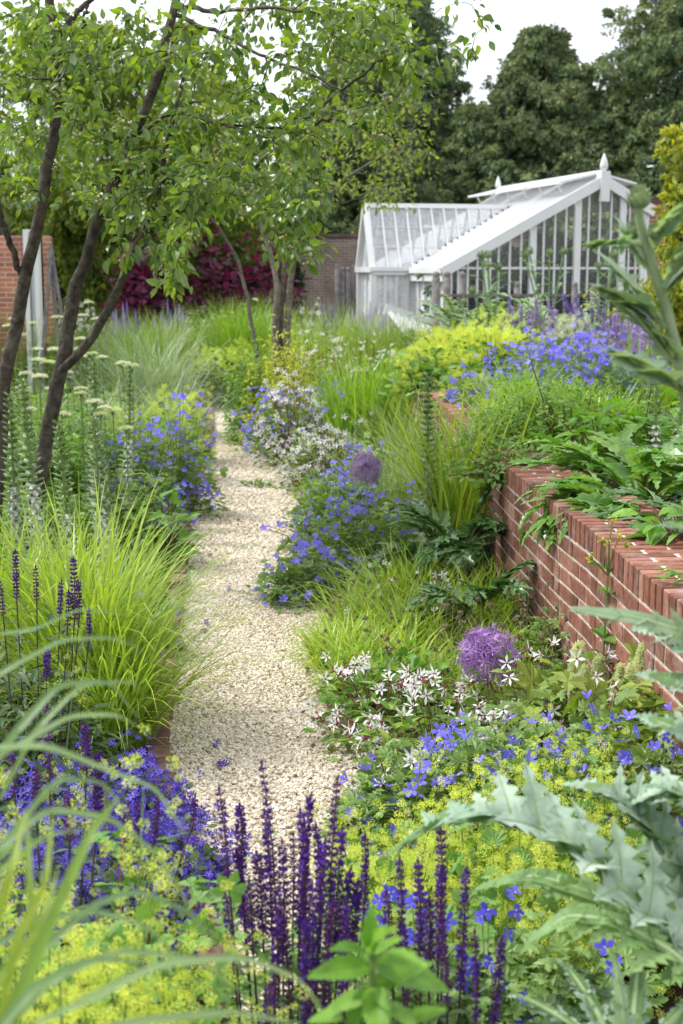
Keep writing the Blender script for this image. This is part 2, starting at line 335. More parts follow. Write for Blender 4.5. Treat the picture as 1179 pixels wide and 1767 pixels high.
# setting
M['paint'] = solid('white_paint', (.86,.86,.86), (.80,.81,.81), .45, 3, stain=(.58,.60,.55), stain_amt=.25)
M['black'] = solid('black_metal', (.03,.03,.035), None, .5, 8)
M['wood'] = solid('weathered_wood', (.29,.27,.26), (.16,.15,.145), .8, 12, bump=.4, spec=.2)
M['net'] = solid('dark_net', (.05,.045,.05), None, .8, 8)
def soilmat(name, c1, c2):
    return solid(name, c1, c2, .95, 5, bump=1., bscale=60, spec=.1)
M['soil'] = soilmat('soil', (.065,.050,.032), (.030,.024,.016))
M['lawn'] = solid('ground_green', (.07,.11,.03), (.04,.07,.02), .9, 1.2, bump=1, bscale=40, spec=.1)
def gravelmat():
    m, n, N, K = _new('gravel_bed'); t = N('ShaderNodeTexCoord'); v = N('ShaderNodeTexVoronoi'); v.inputs['Scale'].default_value = 62
    K(t.outputs['Object'], v.inputs['Vector']); cr = N('ShaderNodeValToRGB'); sp = N('ShaderNodeSeparateColor'); K(v.outputs['Color'], sp.inputs[0])
    e = cr.color_ramp.elements; e[0].color = (.46,.38,.27,1); e[1].color = (.80,.74,.63,1); x = e.new(.35); x.color = (.64,.55,.42,1); x = e.new(.7); x.color = (.74,.66,.53,1)
    K(sp.outputs[0], cr.inputs[0]); r = N('ShaderNodeMapRange'); r.inputs[1].default_value = .35; r.inputs[2].default_value = .75; r.inputs[3].default_value = 1; r.inputs[4].default_value = .55
    K(v.outputs['Distance'], r.inputs[0]); s = N('ShaderNodeVectorMath'); s.operation = 'SCALE'; K(cr.outputs[0], s.inputs[0]); K(r.outputs[0], s.inputs['Scale'])
    p = N('ShaderNodeBsdfPrincipled'); p.inputs['Roughness'].default_value = .9; K(s.outputs[0], p.inputs['Base Color'])
    b = N('ShaderNodeBump'); b.invert = True; b.inputs['Distance'].default_value = .01; K(v.outputs['Distance'], b.inputs['Height']); K(b.outputs[0], p.inputs['Normal'])
    o = N('ShaderNodeOutputMaterial'); K(p.outputs[0], o.inputs['Surface']); return m
M['gravel'] = gravelmat()
def stonemat():
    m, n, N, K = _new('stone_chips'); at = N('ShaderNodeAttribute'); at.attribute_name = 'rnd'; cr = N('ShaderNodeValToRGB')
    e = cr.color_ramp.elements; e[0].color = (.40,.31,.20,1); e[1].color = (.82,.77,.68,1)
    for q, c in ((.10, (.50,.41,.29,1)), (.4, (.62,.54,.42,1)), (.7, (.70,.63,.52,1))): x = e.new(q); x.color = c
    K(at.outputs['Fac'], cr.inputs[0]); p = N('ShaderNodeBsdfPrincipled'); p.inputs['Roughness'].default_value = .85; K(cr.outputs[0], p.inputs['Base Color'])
    o = N('ShaderNodeOutputMaterial'); K(p.outputs[0], o.inputs['Surface']); return m
M['stone'] = stonemat()
def brickmat(name, a, b, c, lime=.5):
    m, n, N, K = _new(name); at = N('ShaderNodeAttribute'); at.attribute_name = 'rnd'; cr = N('ShaderNodeValToRGB')
    e = cr.color_ramp.elements; e[0].color = c4(a); e[1].color = c4(c); x = e.new(.5); x.color = c4(b); K(at.outputs['Fac'], cr.inputs[0])
    t = N('ShaderNodeTexCoord'); nn = N('ShaderNodeTexNoise'); nn.inputs['Scale'].default_value = 35; nn.inputs['Detail'].default_value = 6; K(t.outputs['Object'], nn.inputs['Vector'])
    r = N('ShaderNodeMapRange'); r.inputs[1].default_value = .3; r.inputs[2].default_value = .7; r.inputs[3].default_value = .68; r.inputs[4].default_value = 1.25; K(nn.outputs['Fac'], r.inputs[0])
    s = N('ShaderNodeVectorMath'); s.operation = 'SCALE'; K(cr.outputs[0], s.inputs[0]); K(r.outputs[0], s.inputs['Scale'])
    n2 = N('ShaderNodeTexNoise'); n2.inputs['Scale'].default_value = 5; n2.inputs['Detail'].default_value = 9; n2.inputs['Roughness'].default_value = .75; K(t.outputs['Object'], n2.inputs['Vector'])
    r2 = N('ShaderNodeMapRange'); r2.inputs[1].default_value = .5; r2.inputs[2].default_value = .72; r2.inputs[4].default_value = lime; K(n2.outputs['Fac'], r2.inputs[0])
    mb = N('ShaderNodeMix'); mb.data_type = 'RGBA'; K(r2.outputs[0], mb.inputs['Factor']); K(s.outputs[0], mb.inputs[6]); mb.inputs[7].default_value = (.52,.42,.38,1)
    p = N('ShaderNodeBsdfPrincipled'); p.inputs['Roughness'].default_value = .85; p.inputs['Specular IOR Level'].default_value = .25; K(mb.outputs[2], p.inputs['Base Color'])
    b = N('ShaderNodeBump'); b.inputs['Strength'].default_value = .7; b.inputs['Distance'].default_value = .004; K(nn.outputs['Fac'], b.inputs['Height']); K(b.outputs[0], p.inputs['Normal'])
    o = N('ShaderNodeOutputMaterial'); K(p.outputs[0], o.inputs['Surface']); return m
M['brick'] = brickmat('red_brick', (.11,.045,.03), (.22,.088,.058), (.33,.15,.10))
M['oldbrick'] = brickmat('old_brick', (.11,.065,.055), (.20,.11,.085), (.28,.17,.13), .3)
M['mortar'] = solid('mortar', (.64,.60,.52), (.46,.42,.35), .9, 25, bump=.5)
def brickwall_mat(name, c1, c2, mo):
    m, n, N, K = _new(name); t = N('ShaderNodeTexCoord'); mp = N('ShaderNodeMapping'); mp.inputs['Rotation'].default_value = (pi/2, 0, 0)
    K(t.outputs['Object'], mp.inputs['Vector']); b = N('ShaderNodeTexBrick'); b.inputs['Scale'].default_value = 1; b.inputs['Brick Width'].default_value = .225; b.inputs['Row Height'].default_value = .075
    b.inputs['Mortar Size'].default_value = .008; b.inputs['Color1'].default_value = c4(c1); b.inputs['Color2'].default_value = c4(c2); b.inputs['Mortar'].default_value = c4(mo); K(mp.outputs[0], b.inputs['Vector'])
    nn = N('ShaderNodeTexNoise'); nn.inputs['Scale'].default_value = 2; nn.inputs['Detail'].default_value = 8; K(t.outputs['Object'], nn.inputs['Vector'])
    r = N('ShaderNodeMapRange'); r.inputs[1].default_value = .3; r.inputs[2].default_value = .7; r.inputs[3].default_value = .6; r.inputs[4].default_value = 1.3; K(nn.outputs['Fac'], r.inputs[0])
    s = N('ShaderNodeVectorMath'); s.operation = 'SCALE'; K(b.outputs[0], s.inputs[0]); K(r.outputs[0], s.inputs['Scale'])
    p = N('ShaderNodeBsdfPrincipled'); p.inputs['Roughness'].default_value = .9; K(s.outputs[0], p.inputs['Base Color'])
    o = N('ShaderNodeOutputMaterial'); K(p.outputs[0], o.inputs['Surface']); return m
M['farbrick'] = brickwall_mat('garden_wall_brick', (.21,.15,.12), (.15,.11,.095), (.28,.25,.21))
M['housebrick'] = brickwall_mat('house_brick', (.42,.17,.09), (.30,.11,.07), (.42,.36,.30))
def glassmat(name, white, alpha):
    m, n, N, K = _new(name); tr = N('ShaderNodeBsdfTransparent'); gl = N('ShaderNodeBsdfGlossy'); gl.inputs['Roughness'].default_value = .06
    fr = N('ShaderNodeFresnel'); fr.inputs['IOR'].default_value = 1.5
    ms = N('ShaderNodeMixShader'); K(fr.outputs[0], ms.inputs[0]); K(tr.outputs[0], ms.inputs[1]); K(gl.outputs[0], ms.inputs[2])
    df = N('ShaderNodeBsdfDiffuse'); df.inputs['Color'].default_value = c4(white); t = N('ShaderNodeTexCoord'); nn = N('ShaderNodeTexNoise'); nn.inputs['Scale'].default_value = 7; nn.inputs['Detail'].default_value = 8; nn.inputs['Roughness'].default_value = .75
    K(t.outputs['Object'], nn.inputs['Vector']); r = N('ShaderNodeMapRange'); r.inputs[1].default_value = .35; r.inputs[2].default_value = .6; r.inputs[3].default_value = alpha*.55; r.inputs[4].default_value = alpha; K(nn.outputs['Fac'], r.inputs[0])
    m2 = N('ShaderNodeMixShader'); K(r.outputs[0], m2.inputs[0]); K(ms.outputs[0], m2.inputs[1]); K(df.outputs[0], m2.inputs[2])
    o = N('ShaderNodeOutputMaterial'); K(m2.outputs[0], o.inputs['Surface']); return m
M['glass'] = glassmat('window_glass', (.8,.82,.84), .04)
M['roofglass'] = glassmat('lime_washed_roof_glass', (.86,.88,.90), .80)
M['wingglass'] = glassmat('lightly_washed_glass', (.86,.89,.92), .42)

# ---------------------------------------------------------------- naming
USED = {}
def tag(o, label, cat, group=None, kind=None):
    if label: o['label'] = label
    if cat: o['category'] = cat
    if group: o['group'] = group
    if kind: o['kind'] = kind
    return o
def empty(name, loc, label, cat, group=None, rz=0):
    e = bpy.data.objects.new(name, None); e.empty_display_size = .1; COL.objects.link(e)
    e.location = loc; e.rotation_euler = (0, 0, rz); return tag(e, label, cat, group)
def struct(o): o['kind'] = 'structure'; return o
def stuff(o): o['kind'] = 'stuff'; return o
def place_copies(name, mesh, parent, pos, R, sc, cap=100, stuffname=None):
    """children that share one mesh; those past the cap are merged into one part"""
    n = len(pos); sc = np.broadcast_to(sc, (n,)); mesh = mesh if isinstance(mesh, list) else [mesh]
    order = np.argsort([p[1] for p in pos])
    for i in order[:cap]:
        o = bpy.data.objects.new(name, mesh[rs.randint(len(mesh))]); COL.objects.link(o); o.parent = parent
        mt = np.eye(4); mt[:3, :3] = R[i]*sc[i]; mt[:3, 3] = pos[i]
        o.matrix_local = Matrix(mt.tolist())
    return order[cap:]
def mesh_of(T, name, mats, smooth=False, mb=None):
    if mb is None: mb = MB(); mb.inst(T, A([0,0,0]), np.eye(3)[None], 1., r=A(.5))
    o = mb.build(name, mats, smooth=smooth); me = o.data; bpy.data.objects.remove(o); return me
# ================================================================ SETTING
def grid(xs, ys, hf):
    Xg, Yg = np.meshgrid(xs, ys); V = np.stack([Xg, Yg, hf(Xg, Yg)], -1).reshape(-1, 3); nx, ny = len(xs), len(ys)
    i = np.arange(nx-1)[None]+np.arange(ny-1)[:, None]*nx
    return V, [np.stack([i, i+1, i+nx+1, i+nx], -1).reshape(-1, 4)]
g = MB(); V, F = grid(np.array([-400,-60,-20,-8,-4,-2,-1,0,1,2,4,8,20,60,400.]), np.array([-60,-5,0,2,4,6,8,10,14,18,22,30,60,150,500.]), lambda x, y: x*0-.03)
g.add(V, F); struct(g.build('ground', M['soil']))
# path: left edge of the gravel measured at several distances
PL = A([-.20,3.2],[-.42,4.2],[-.54,4.85],[-.64,5.2],[-.71,5.6],[-.77,6.23],[-.84,6.91],[-.93,8.01],[-1.0,8.96],[-1.15,10.6],[-1.27,12.3],[-1.40,14.6],[-1.50,16.6],[-1.72,19],[-1.95,21.3])
def pl(D): return np.interp(D, PL[:, 1], PL[:, 0])
def pw(D): return np.interp(D, [3, 4.2, 5.5, 7, 12, 21], [.95, .90, .86, .88, .92, .8])
ys = np.linspace(2.6, 21.3, 90); g = MB(); V = []
for q in (0, .25, .5, .75, 1): V.append(np.stack([pl(ys)+q*pw(ys), ys, ys*0+.004+.012*(q-.5)**2], -1))
V = np.stack(V, 1).reshape(-1, 3); i = np.arange(89)[:, None]*5+np.arange(4)[None]
g.add(V, [np.stack([i, i+1, i+6, i+5], -1).reshape(-1, 4)]); struct(g.build('path', M['gravel']))
# loose stone chips
def chips(n, y0, y1, s0, s1):
    y = y0+(y1-y0)*U(0, 1, n)**1.15; q = U(.0, 1., n); x = pl(y)+q*pw(y)+rs.normal(size=n)*.008
    z = .006+U(0, .012, n)+.006*np.sin(x*9+y*3)*np.sin(y*5.3)
    return np.stack([x, y, z], -1), U(s0, s1, n)
mb = MB()
for k in range(6):
    Vb = BOXV*.5*A(1, .75, .55)+rs.normal(size=(8, 3))*.12
    for (n, y0, y1, s0, s1) in ((8000, 3.3, 9.5, .008, .0155), (2600, 9.5, 17, .013, .024)):
        p, s_ = chips(n, y0, y1, s0, s1); d = rs.normal(size=(n, 3)); d[:, 2] *= .35; u = rs.normal(size=(n, 3))*.4+A(0, 0, 1)
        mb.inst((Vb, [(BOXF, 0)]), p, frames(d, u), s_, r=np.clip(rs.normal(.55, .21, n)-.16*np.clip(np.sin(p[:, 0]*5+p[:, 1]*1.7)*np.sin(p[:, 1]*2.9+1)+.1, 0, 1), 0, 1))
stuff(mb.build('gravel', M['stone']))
mb = MB(); p, q_ = chips(420, 3.4, 14, 0, 1); e = np.where(U(0, 1, 420) < .7, U(0, .12, 420), U(0, 1, 420)); e = np.where(U(0, 1, 420) < .5, e, 1-e); p[:, 0] = pl(p[:, 1])+e*pw(p[:, 1]); p[:, 2] = .022
mb.inst(T_SIMPLE, p, frames(rs.normal(size=(420, 3))*A(1,1,.15), A([0,0,1])+rs.normal(size=(420, 3))*.3), U(.008, .022, 420)); stuff(mb.build('leaf_litter', leafmat('dry_litter', (.16,.11,.05), (.40,.34,.16), .8, .1)))
# brick edging either side of the path
def edging(fn, y0, y1, w, h, mat, name, label, jit=.006):
    mb = MB(); y = y0
    while y < y1:
        L_ = .215; c = (fn(y+L_/2), y+L_/2); d = A(fn(y+L_)-fn(y), L_, 0); R = frames(nrm(d+rs.normal(size=3)*.012)[None], A([0, 0, 1]))[0]
        mb.inst(T_BRICK, A([c[0]+rs.normal()*jit, c[1], h/2-.02+rs.normal()*.004]), R[None], A([w, L_-.012, h]), r=A(U(0, 1))); y += L_+.002
    return tag(mb.build(name, mat), label, 'edging')
edging(lambda y: pl(y)-.045, 3.6, 20.5, .09, .085, M['oldbrick'], 'brick_edging', 'purple-red brick edging along the left side of the gravel path')
edging(lambda y: pl(y)+pw(y)+.045, 4.0, 20.0, .09, .10, M['oldbrick'], 'brick_edging', 'worn reddish brick edging along the right side of the gravel path, half hidden by flowers', .012)
# retaining wall, brick by brick
WL = A([1.13,3.2],[1.11,4.0],[1.10,4.47],[1.075,4.82],[1.03,5.9],[.985,6.41],[.91,7.69],[.87,9.0],[.83,11.1],[.77,12.5],[.66,14.2])
def wx(D): return np.interp(D, WL[:, 1], WL[:, 0])
WT = .90
wall = empty('brick_wall', (1.0, 5.5, 0), 'low red brick retaining wall with soldier coping to the right of the path', 'wall')
def onwall(y, off, z):   # off to the right of the face
    return A(wx(y)+off-1.0, y-5.5, z)
def wdir(y): return nrm(A(wx(y+.1)-wx(y-.1), .2, 0))
face = MB(); course = 0; z = WT-.105-.012
while z > 0:
    y = 3.2+(.11 if course % 2 else 0)
    kpat = 0
    while y < 14:
        L_ = .215 if (course % 2 == 0 or kpat % 2) else .1025
        ym = y+L_/2; R = frames(wdir(ym)[None], A([0, 0, 1]))[0]
        face.inst(T_BRICK, onwall(ym, .05+U(-.0025, .0025), z-.0325)[None], R[None], A([.1, L_-.004, .062]), r=A(np.clip(rs.normal(.5, .26), 0, 1)))
        y += L_+.010; kpat += 1
    z -= .075; course += 1
face.build('brick_face', M['brick'], wall)
cop = MB(); y = 3.2; k = 0
while y < 14.05:
    R = frames(wdir(y)[None], A([0, 0, 1]))[0]
    lens = (.215, .215) if k % 2 else (.1025, .215, .1025); off = -.004
    for L_ in lens:
        cop.inst(T_BRICK, (onwall(y, off+L_/2, WT-.0525)+A(0, 0, U(-.003, .003)))[None], R[None], A([L_-.005, .0595, .105]), r=A(np.clip(rs.normal(.55, .25), 0, 1))); off += L_+.010
    y += .0765; k += 1
cop.build('coping', M['brick'], wall)
core = MB(); yy = np.arange(3.16, 14.1, .25)
for a, b in zip(yy[:-1], yy[1:]):
    for (x0, x1, z0, z1) in ((.006, .42, -.05, WT-.1), (.006, .42, WT-.098, WT-.006)):
        P = [onwall(a, x0, z0), onwall(a, x1, z0), onwall(b, x1, z0), onwall(b, x0, z0), onwall(a, x0, z1), onwall(a, x1, z1), onwall(b, x1, z1), onwall(b, x0, z1)]
        core.add(np.array(P), [(BOXF, 0)], .5)
core.build('mortar', M['mortar'], wall)
# raised bed soil behind the wall, easing down to the lawn level far off
def tz(x, y):
    x = np.asarray(x, float); y = np.asarray(y, float)
    t = np.clip((x-(np.interp(y, [0, 13, 15, 30, 60], [1.2, .9, -.1, -.9, -1.5])))/np.interp(y, [0, 13, 15], [.02, .3, 1.5]), 0, 1); t = t*t*(3-2*t)
    top = np.interp(y, [0, 13, 18, 25, 60], [.80, .80, .80, .62, .60])
    return -.04+t*(top+.04)
ysn = np.arange(2.6, 14.01, .4); V = []; offs = np.array([.41, .6, 1, 2, 4, 8, 20])
for y in ysn: V += [[wx(y)+o, y, .80+.03*sin(3*y+o*5)] for o in offs]
n = len(offs); i = np.arange(len(ysn)-1)[:, None]*n+np.arange(n-1)[None]
tb = MB(); tb.add(np.array(V), [np.stack([i, i+1, i+n+1, i+n], -1).reshape(-1, 4)])
xs = np.concatenate([np.arange(-3, 3, .3), [3, 5, 8, 20, 60]]); V, F = grid(xs, np.concatenate([np.arange(13.8, 26, .6), [27, 30, 40, 60]]), tz); tb.add(V, F)
struct(tb.build('raised_bed_soil', M['soil']))

# ---------------------------------------------------------------- greenhouse
GA = atan(.24/.97); P0 = (X(770, 24, 2.0), 24.0)
GZ = .6
gh = empty('greenhouse', (P0[0], P0[1], GZ), 'white painted timber greenhouse with finials and a glazed side wing', 'greenhouse', rz=GA)
E_ = 1.42; RX = 2.75; RZ_ = 3.50-GZ; LEN = 5.1; RR = 3.6   # eave height, apex x, apex height, length, right end x
SL = (RZ_-E_)/RX; ER = RZ_-(RR-RX)*SL
def roofz(x): return E_+SL*x if x < RX else RZ_-SL*(x-RX)
WX0, WX1, WY0, WY1, WR = -.74, 0, 1.9, 2.85, RZ_-.40   # wing
# dwarf wall panels
mb = MB()
mb.box((RX-.95, .03, .22), (3.6, .09, .44)); mb.box((.03, .95, .3), (.07, 1.88, .6)); mb.box((.03, 4.0, .3), (.07, 2.2, .6))
mb.box((WX0/2, WY0, .3), (.78, .07, .6)); mb.box((WX0, (WY0+WY1)/2, .3), (.07, .95, .6)); mb.box((RR, LEN/2, .5), (.1, LEN, 1.0))
mb.build('base_wall', M['paint'], gh)
# gable framing
mb = MB()
for x in (0.04, .72, 1.52, 2.32, 3.14): mb.box((x, 0, (roofz(x)-.05+.4)/2), (.11, .10, roofz(x)-.05-.4))
mb.box((RR-.05, 0, ER/2), (.14, .1, ER))
mb.build('gable_post', M['paint'], gh)
mb = MB()
for a, b in ((.04, .72), (.72, 1.52), (1.52, 2.32), (2.32, 3.14), (3.14, RR-.05)):
    nn = 4 if b-a > .6 else 3
    for k in range(1, nn): x = a+(b-a)*k/nn; mb.box((x, .01, (roofz(x)-.06+.44)/2), (.028, .05, roofz(x)-.06-.44))
mb.box((RX-.95, 0.005, .46), (3.6, .13, .05)); mb.box((RX-.95, .03, 1.42), (3.5, .04, .04))
mb.build('glazing_bar', M['paint'], gh)
gl = MB(); gl.add(A([0, .02, .44], [RR, .02, .44], [RR, .02, ER], [RX, .02, RZ_-.05], [0, .02, E_]), [(np.array([[0, 1, 2, 3, 4]]), 0)]); gl.build('gable_glass', M['glass'], gh)
mb = MB()
for (p, q) in (((-.10, -.09, roofz(-.10)-.02), (RX, -.09, RZ_-.02)), ((RX, -.091, RZ_-.02), (RR+.1, -.091, roofz(RR+.1)-.02))):
    mb.bar(p, q, .05, .17, up=(0, 0, 1))
mb.box((RX, -.12, RZ_-.12), (.16, .07, .5)); mb.build('bargeboard', M['paint'], gh)
def finial(x, y, s=1.):
    prof = [(0, .05), (.08, .07), (.10, .045), (.16, .045), (.2, .085), (.27, .085), (.34, .07), (.5, .015), (.52, 0.001)]
    P = A(*[[x, y, RZ_+.02+h*s] for h, r in prof]); m_ = MB(); m_.tubes(P, [r*s for h, r in prof], 10); return m_.build('finial', M['paint'], gh, smooth=True)
finial(RX, -.06, .8); finial(RX, LEN, .7)
# rafters and ridge
mb = MB()
for k in range(26):
    y = .06+k*(LEN-.12)/25
    x0 = 0. if not (WY0 < y < WY1) else min(RX, (WR-E_)/SL*(1-abs(y-(WY0+WY1)/2)/((WY1-WY0)/2)))
    mb.bar((x0-.05, y, roofz(x0-.05)+.02), (RX, y, RZ_+.02), .035, .05)
    mb.bar((RX, y+.001, RZ_+.022), (RR, y+.001, ER+.022), .034, .05)
mb.build('rafter', M['paint'], gh)
mb = MB(); mb.box((RX, LEN/2, RZ_+.06), (.1, LEN+.1, .09)); mb.box((RX, LEN/2, RZ_+.13), (.03, LEN, .06)); mb.build('ridge', M['paint'], gh)
rg = MB()
rg.add(A([0, 0, E_], [RX, 0, RZ_], [RX, LEN, RZ_], [0, LEN, E_]), [(np.array([[0, 1, 2, 3]]), 0)])
rg.add(A([RR, 0, ER], [RX, 0, RZ_], [RX, LEN, RZ_], [RR, LEN, ER]), [(np.array([[0, 3, 2, 1]]), 0)]); rg.build('roof_glass', M['roofglass'], gh)
mb = MB(); mb.box((-.07, .9, E_-.04), (.10, 1.95, .09)); mb.box((-.07, 4.0, E_-.04), (.10, 2.2, .09)); mb.box((-.06, .9, E_-.16), (.05, 1.9, .12)); mb.build('gutter', M['paint'], gh)
# ridge vents standing open
for k in range(3):
    for sd in (-1, 1):
        y0 = .15+k*1.65; y1 = y0+1.45; m_ = MB(); a = atan(SL)-.26; x0 = RX+sd*.06; ln = .66
        p = lambda q, y: (x0+sd*ln*q*cos(a), y, RZ_+.1-ln*q*sin(a))
        for y in np.linspace(y0, y1, 6): m_.bar(p(0, y), p(1, y), .04, .035)
        m_.bar(p(.98, y0), p(.98, y1), .05, .04); m_.bar(p(.02, y0), p(.02, y1), .05, .04)
        pn = MB(); pn.add(A(p(0, y0), p(1, y0), p(1, y1), p(0, y1)), [(np.array([[0, 1, 2, 3]]), 0)])
        for y in (y0+.3, y1-.3): m_.bar(p(.9, y), (x0+sd*.45, y, roofz(x0+sd*.45)+.03), .025, .025)
        vt = m_.build('roof_vent', M['paint'], gh); pn.build('pane', M['roofglass'], vt)
# side wall and wing: frames, glass, tiles of trim
mb = MB()
for y in np.linspace(.0, WY0, 6): mb.box((0.012, y+.03, (E_+.55)/2), (.07, .06, E_-.6))
for y in np.linspace(WY1, LEN, 6): mb.box((0.012, y, (E_+.55)/2), (.07, .06, E_-.6))
mb.box((.012, .95, E_-.06), (.09, 1.9, .12))
for x in np.linspace(WX0, WX1-.1, 4): mb.box((x, WY0+.003, (E_+.6)/2), (.05, .06, E_-.55))
mb.box((WX0/2, WY0-.01, E_-.05), (.78, .12, .13)); mb.box((WX0/2, WY0-.06, E_-.01), (.84, .1, .07)); mb.box((WX0/2, WY0-.005, .62), (.76, .08, .06))
mb.box((WX0/2, WY1, E_-.05), (.78, .08, .12)); mb.box((WX0-.02, (WY0+WY1)/2, E_-.02), (.12, 1.1, .10))
for y in (WY0, WY1): mb.box((WX0-.004, y+.002, E_/2), (.1, .1, E_))
for y in np.linspace(WY0+.2, WY1-.2, 3): mb.box((WX0+.01, y, E_/2+.3), (.04, .04, E_-.6))
mb.build('wall_frame', M['paint'], gh)
gl = MB(); gl.add(A([WX0, WY0+.02, .6], [0, WY0+.02, .6], [0, WY0+.02, E_], [WX0, WY0+.02, E_]), [(np.array([[0, 1, 2, 3]]), 0)])
gl.add(A([.03, .05, .6], [.03, WY0, .6], [.03, WY0, E_], [.03, .05, E_]), [(np.array([[0, 1, 2, 3]]), 0)])
gl.add(A([WX0+.02, WY0, .6], [WX0+.02, WY1, .6], [WX0+.02, WY1, E_], [WX0+.02, WY0, E_]), [(np.array([[0, 1, 2, 3]]), 0)])
gl.build('wall_glass', M['roofglass'], gh)
YM = (WY0+WY1)/2; XV = (WR-E_)/SL
gl = MB(); gl.add(A([WX0, WY0, E_], [0, WY0, E_], [XV, YM, WR], [WX0, YM, WR]), [(np.array([[0, 1, 2, 3]]), 0)])
gl.add(A([WX0, WY1, E_], [0, WY1, E_], [XV, YM, WR], [WX0, YM, WR]), [(np.array([[0, 3, 2, 1]]), 0)])
gl.add(A([WX0+.01, WY0, E_], [WX0+.01, WY1, E_], [WX0+.01, YM, WR-.03]), [(np.array([[0, 1, 2]]), 0)]); gl.build('wing_roof_glass', M['wingglass'], gh)
mb = MB()
for k in range(12):
    x = WX0+.03+k*.235
    if x > XV-.05: break
    yb, zb = (WY0, E_) if x < 0 else (WY0+(YM-WY0)*x/XV, E_+SL*x)
    mb.bar((x, yb, zb+.015), (x, YM, WR+.015), .032, .04)
    mb.bar((x, 2*YM-yb, zb+.015), (x, YM+.002, WR+.013), .032, .04)
for q in (.33, .66):
    x1 = XV*q; mb.bar((WX0, WY0+(YM-WY0)*q, E_+(WR-E_)*q+.02), (x1, WY0+(YM-WY0)*q, E_+(WR-E_)*q+.02), .012, .012, up=(0, 1, 0))
mb.bar((WX0-.03, WY0-.02, E_), (WX0-.03, YM, WR+.03), .09, .08, up=(0, 0, 1)); mb.bar((WX0-.03, WY1+.02, E_), (WX0-.03, YM+.003, WR+.028), .09, .08)
mb.box(((WX0+XV)/2, YM, WR+.04), (XV-WX0+.06, .07, .08)); mb.build('wing_rafter', M['paint'], gh)
mb = MB(); mb.bar((0, WY0-.01, E_+.04), (XV, YM-.01, WR+.04), .05, .03, m=0)
for q in np.linspace(.03, .97, 17): mb.box((XV*q, WY0+(YM-WY0)*q-.03, E_+(WR-E_)*q+.065), (.035, .035, .02), m=1)
mb.build('valley_flashing', [M['paint'], M['black']], gh)
# things inside: benches and staging, back wall
mb = MB(); mb.box((1.8, 2.5, .75), (2.8, 1.0, .05)); mb.box((1.8, 4.2, 1.7), (3.2, .06, .12)); mb.box((1.9, 1.9, 1.72), (3.2, .05, .09)); mb.box((1.8, 3.2, 2.2), (2.4, .05, .06))
for x in (.6, 1.9, 3.1): mb.box((x, 2.2, 1.0), (.06, .06, 1.9))
mb.build('inner_staging', M['paint'], gh)
for i, (x, y, h) in enumerate(((.55, .8, .9), (1.15, .9, 1.25), (1.85, .8, 1.35), (2.6, .9, 1.5), (3.2, .7, 1.3), (1.5, 2.6, 1.3), (2.9, 2.6, 1.6))):
    h = h+.4; wp = np.array([[cos(GA), -sin(GA)], [sin(GA), cos(GA)]])@A(x, y); root = empty('tomato_plant', (P0[0]+wp[0], P0[1]+wp[1], GZ), 'dark leafy plant behind the %s glass pane of the greenhouse gable' % ('leftmost', 'second', 'third', 'fourth', 'rightmost', 'back left', 'back right')[i], 'plant', 'plants inside the greenhouse')
    m_ = MB(); n = 800; p = rs.normal(size=(n, 3))*A(.24, .2, 0)+np.stack([np.zeros(n), np.zeros(n), U(.15, h, n)], -1); m_.inst(T_PALM, p, frames(rs.normal(size=(n, 3))+A(0, 0, -.3), A([0, 0, 1])+rs.normal(size=(n, 3))*.5), U(.12, .24, n)); m_.build('foliage', M['darkherb'], root)
    m_ = MB(); m_.tubes(A([0, 0, 0], [.03, 0, h*.5], [0, .02, h]), .012, 5); m_.build('stem', M['gstem'], root)
# ---------------------------------------------------------------- white slotted panel / bench leaning by the greenhouse
def lw(x, y): return (P0[0]+x*cos(GA)-y*sin(GA), P0[1]+x*sin(GA)+y*cos(GA))
bx = X(712, 22.6, 1.1); bench = empty('garden_bench', (bx, 22.6, .72), 'white slotted garden bench tilted against the greenhouse side', 'bench', rz=.15)
mb = MB(); nb = 6
for k in range(nb):
    x = -.22+k*.115; mb.bar((x-.14, .10, .62-.05*k*.8), (x+.19, -.28, .14-.02*k), .075, .03, up=(0, 1, 0))
mb.bar((-.42, .12, .66), (.52, .10, .36), .05, .16, up=(0, 0, 1)); mb.bar((-.05, -.3, .16), (.62, -.3, -.02), .05, .12)
mb.build('backrest', M['paint'], bench)
mb = MB()
for k in range(nb-1):
    x = -.16+k*.115; mb.bar((x-.12, .075, .53-.04*k), (x+.15, -.25, .16-.02*k), .03, .02, up=(0, 1, 0))
mb.build('slot', M['black'], bench)
for c_, z_ in (((-.3, .3, .3), .6), ((.5, .2, .12), .4)):
    mb = MB(); mb.box(c_, (.06, .06, z_)); mb.build('leg', M['paint'], bench)
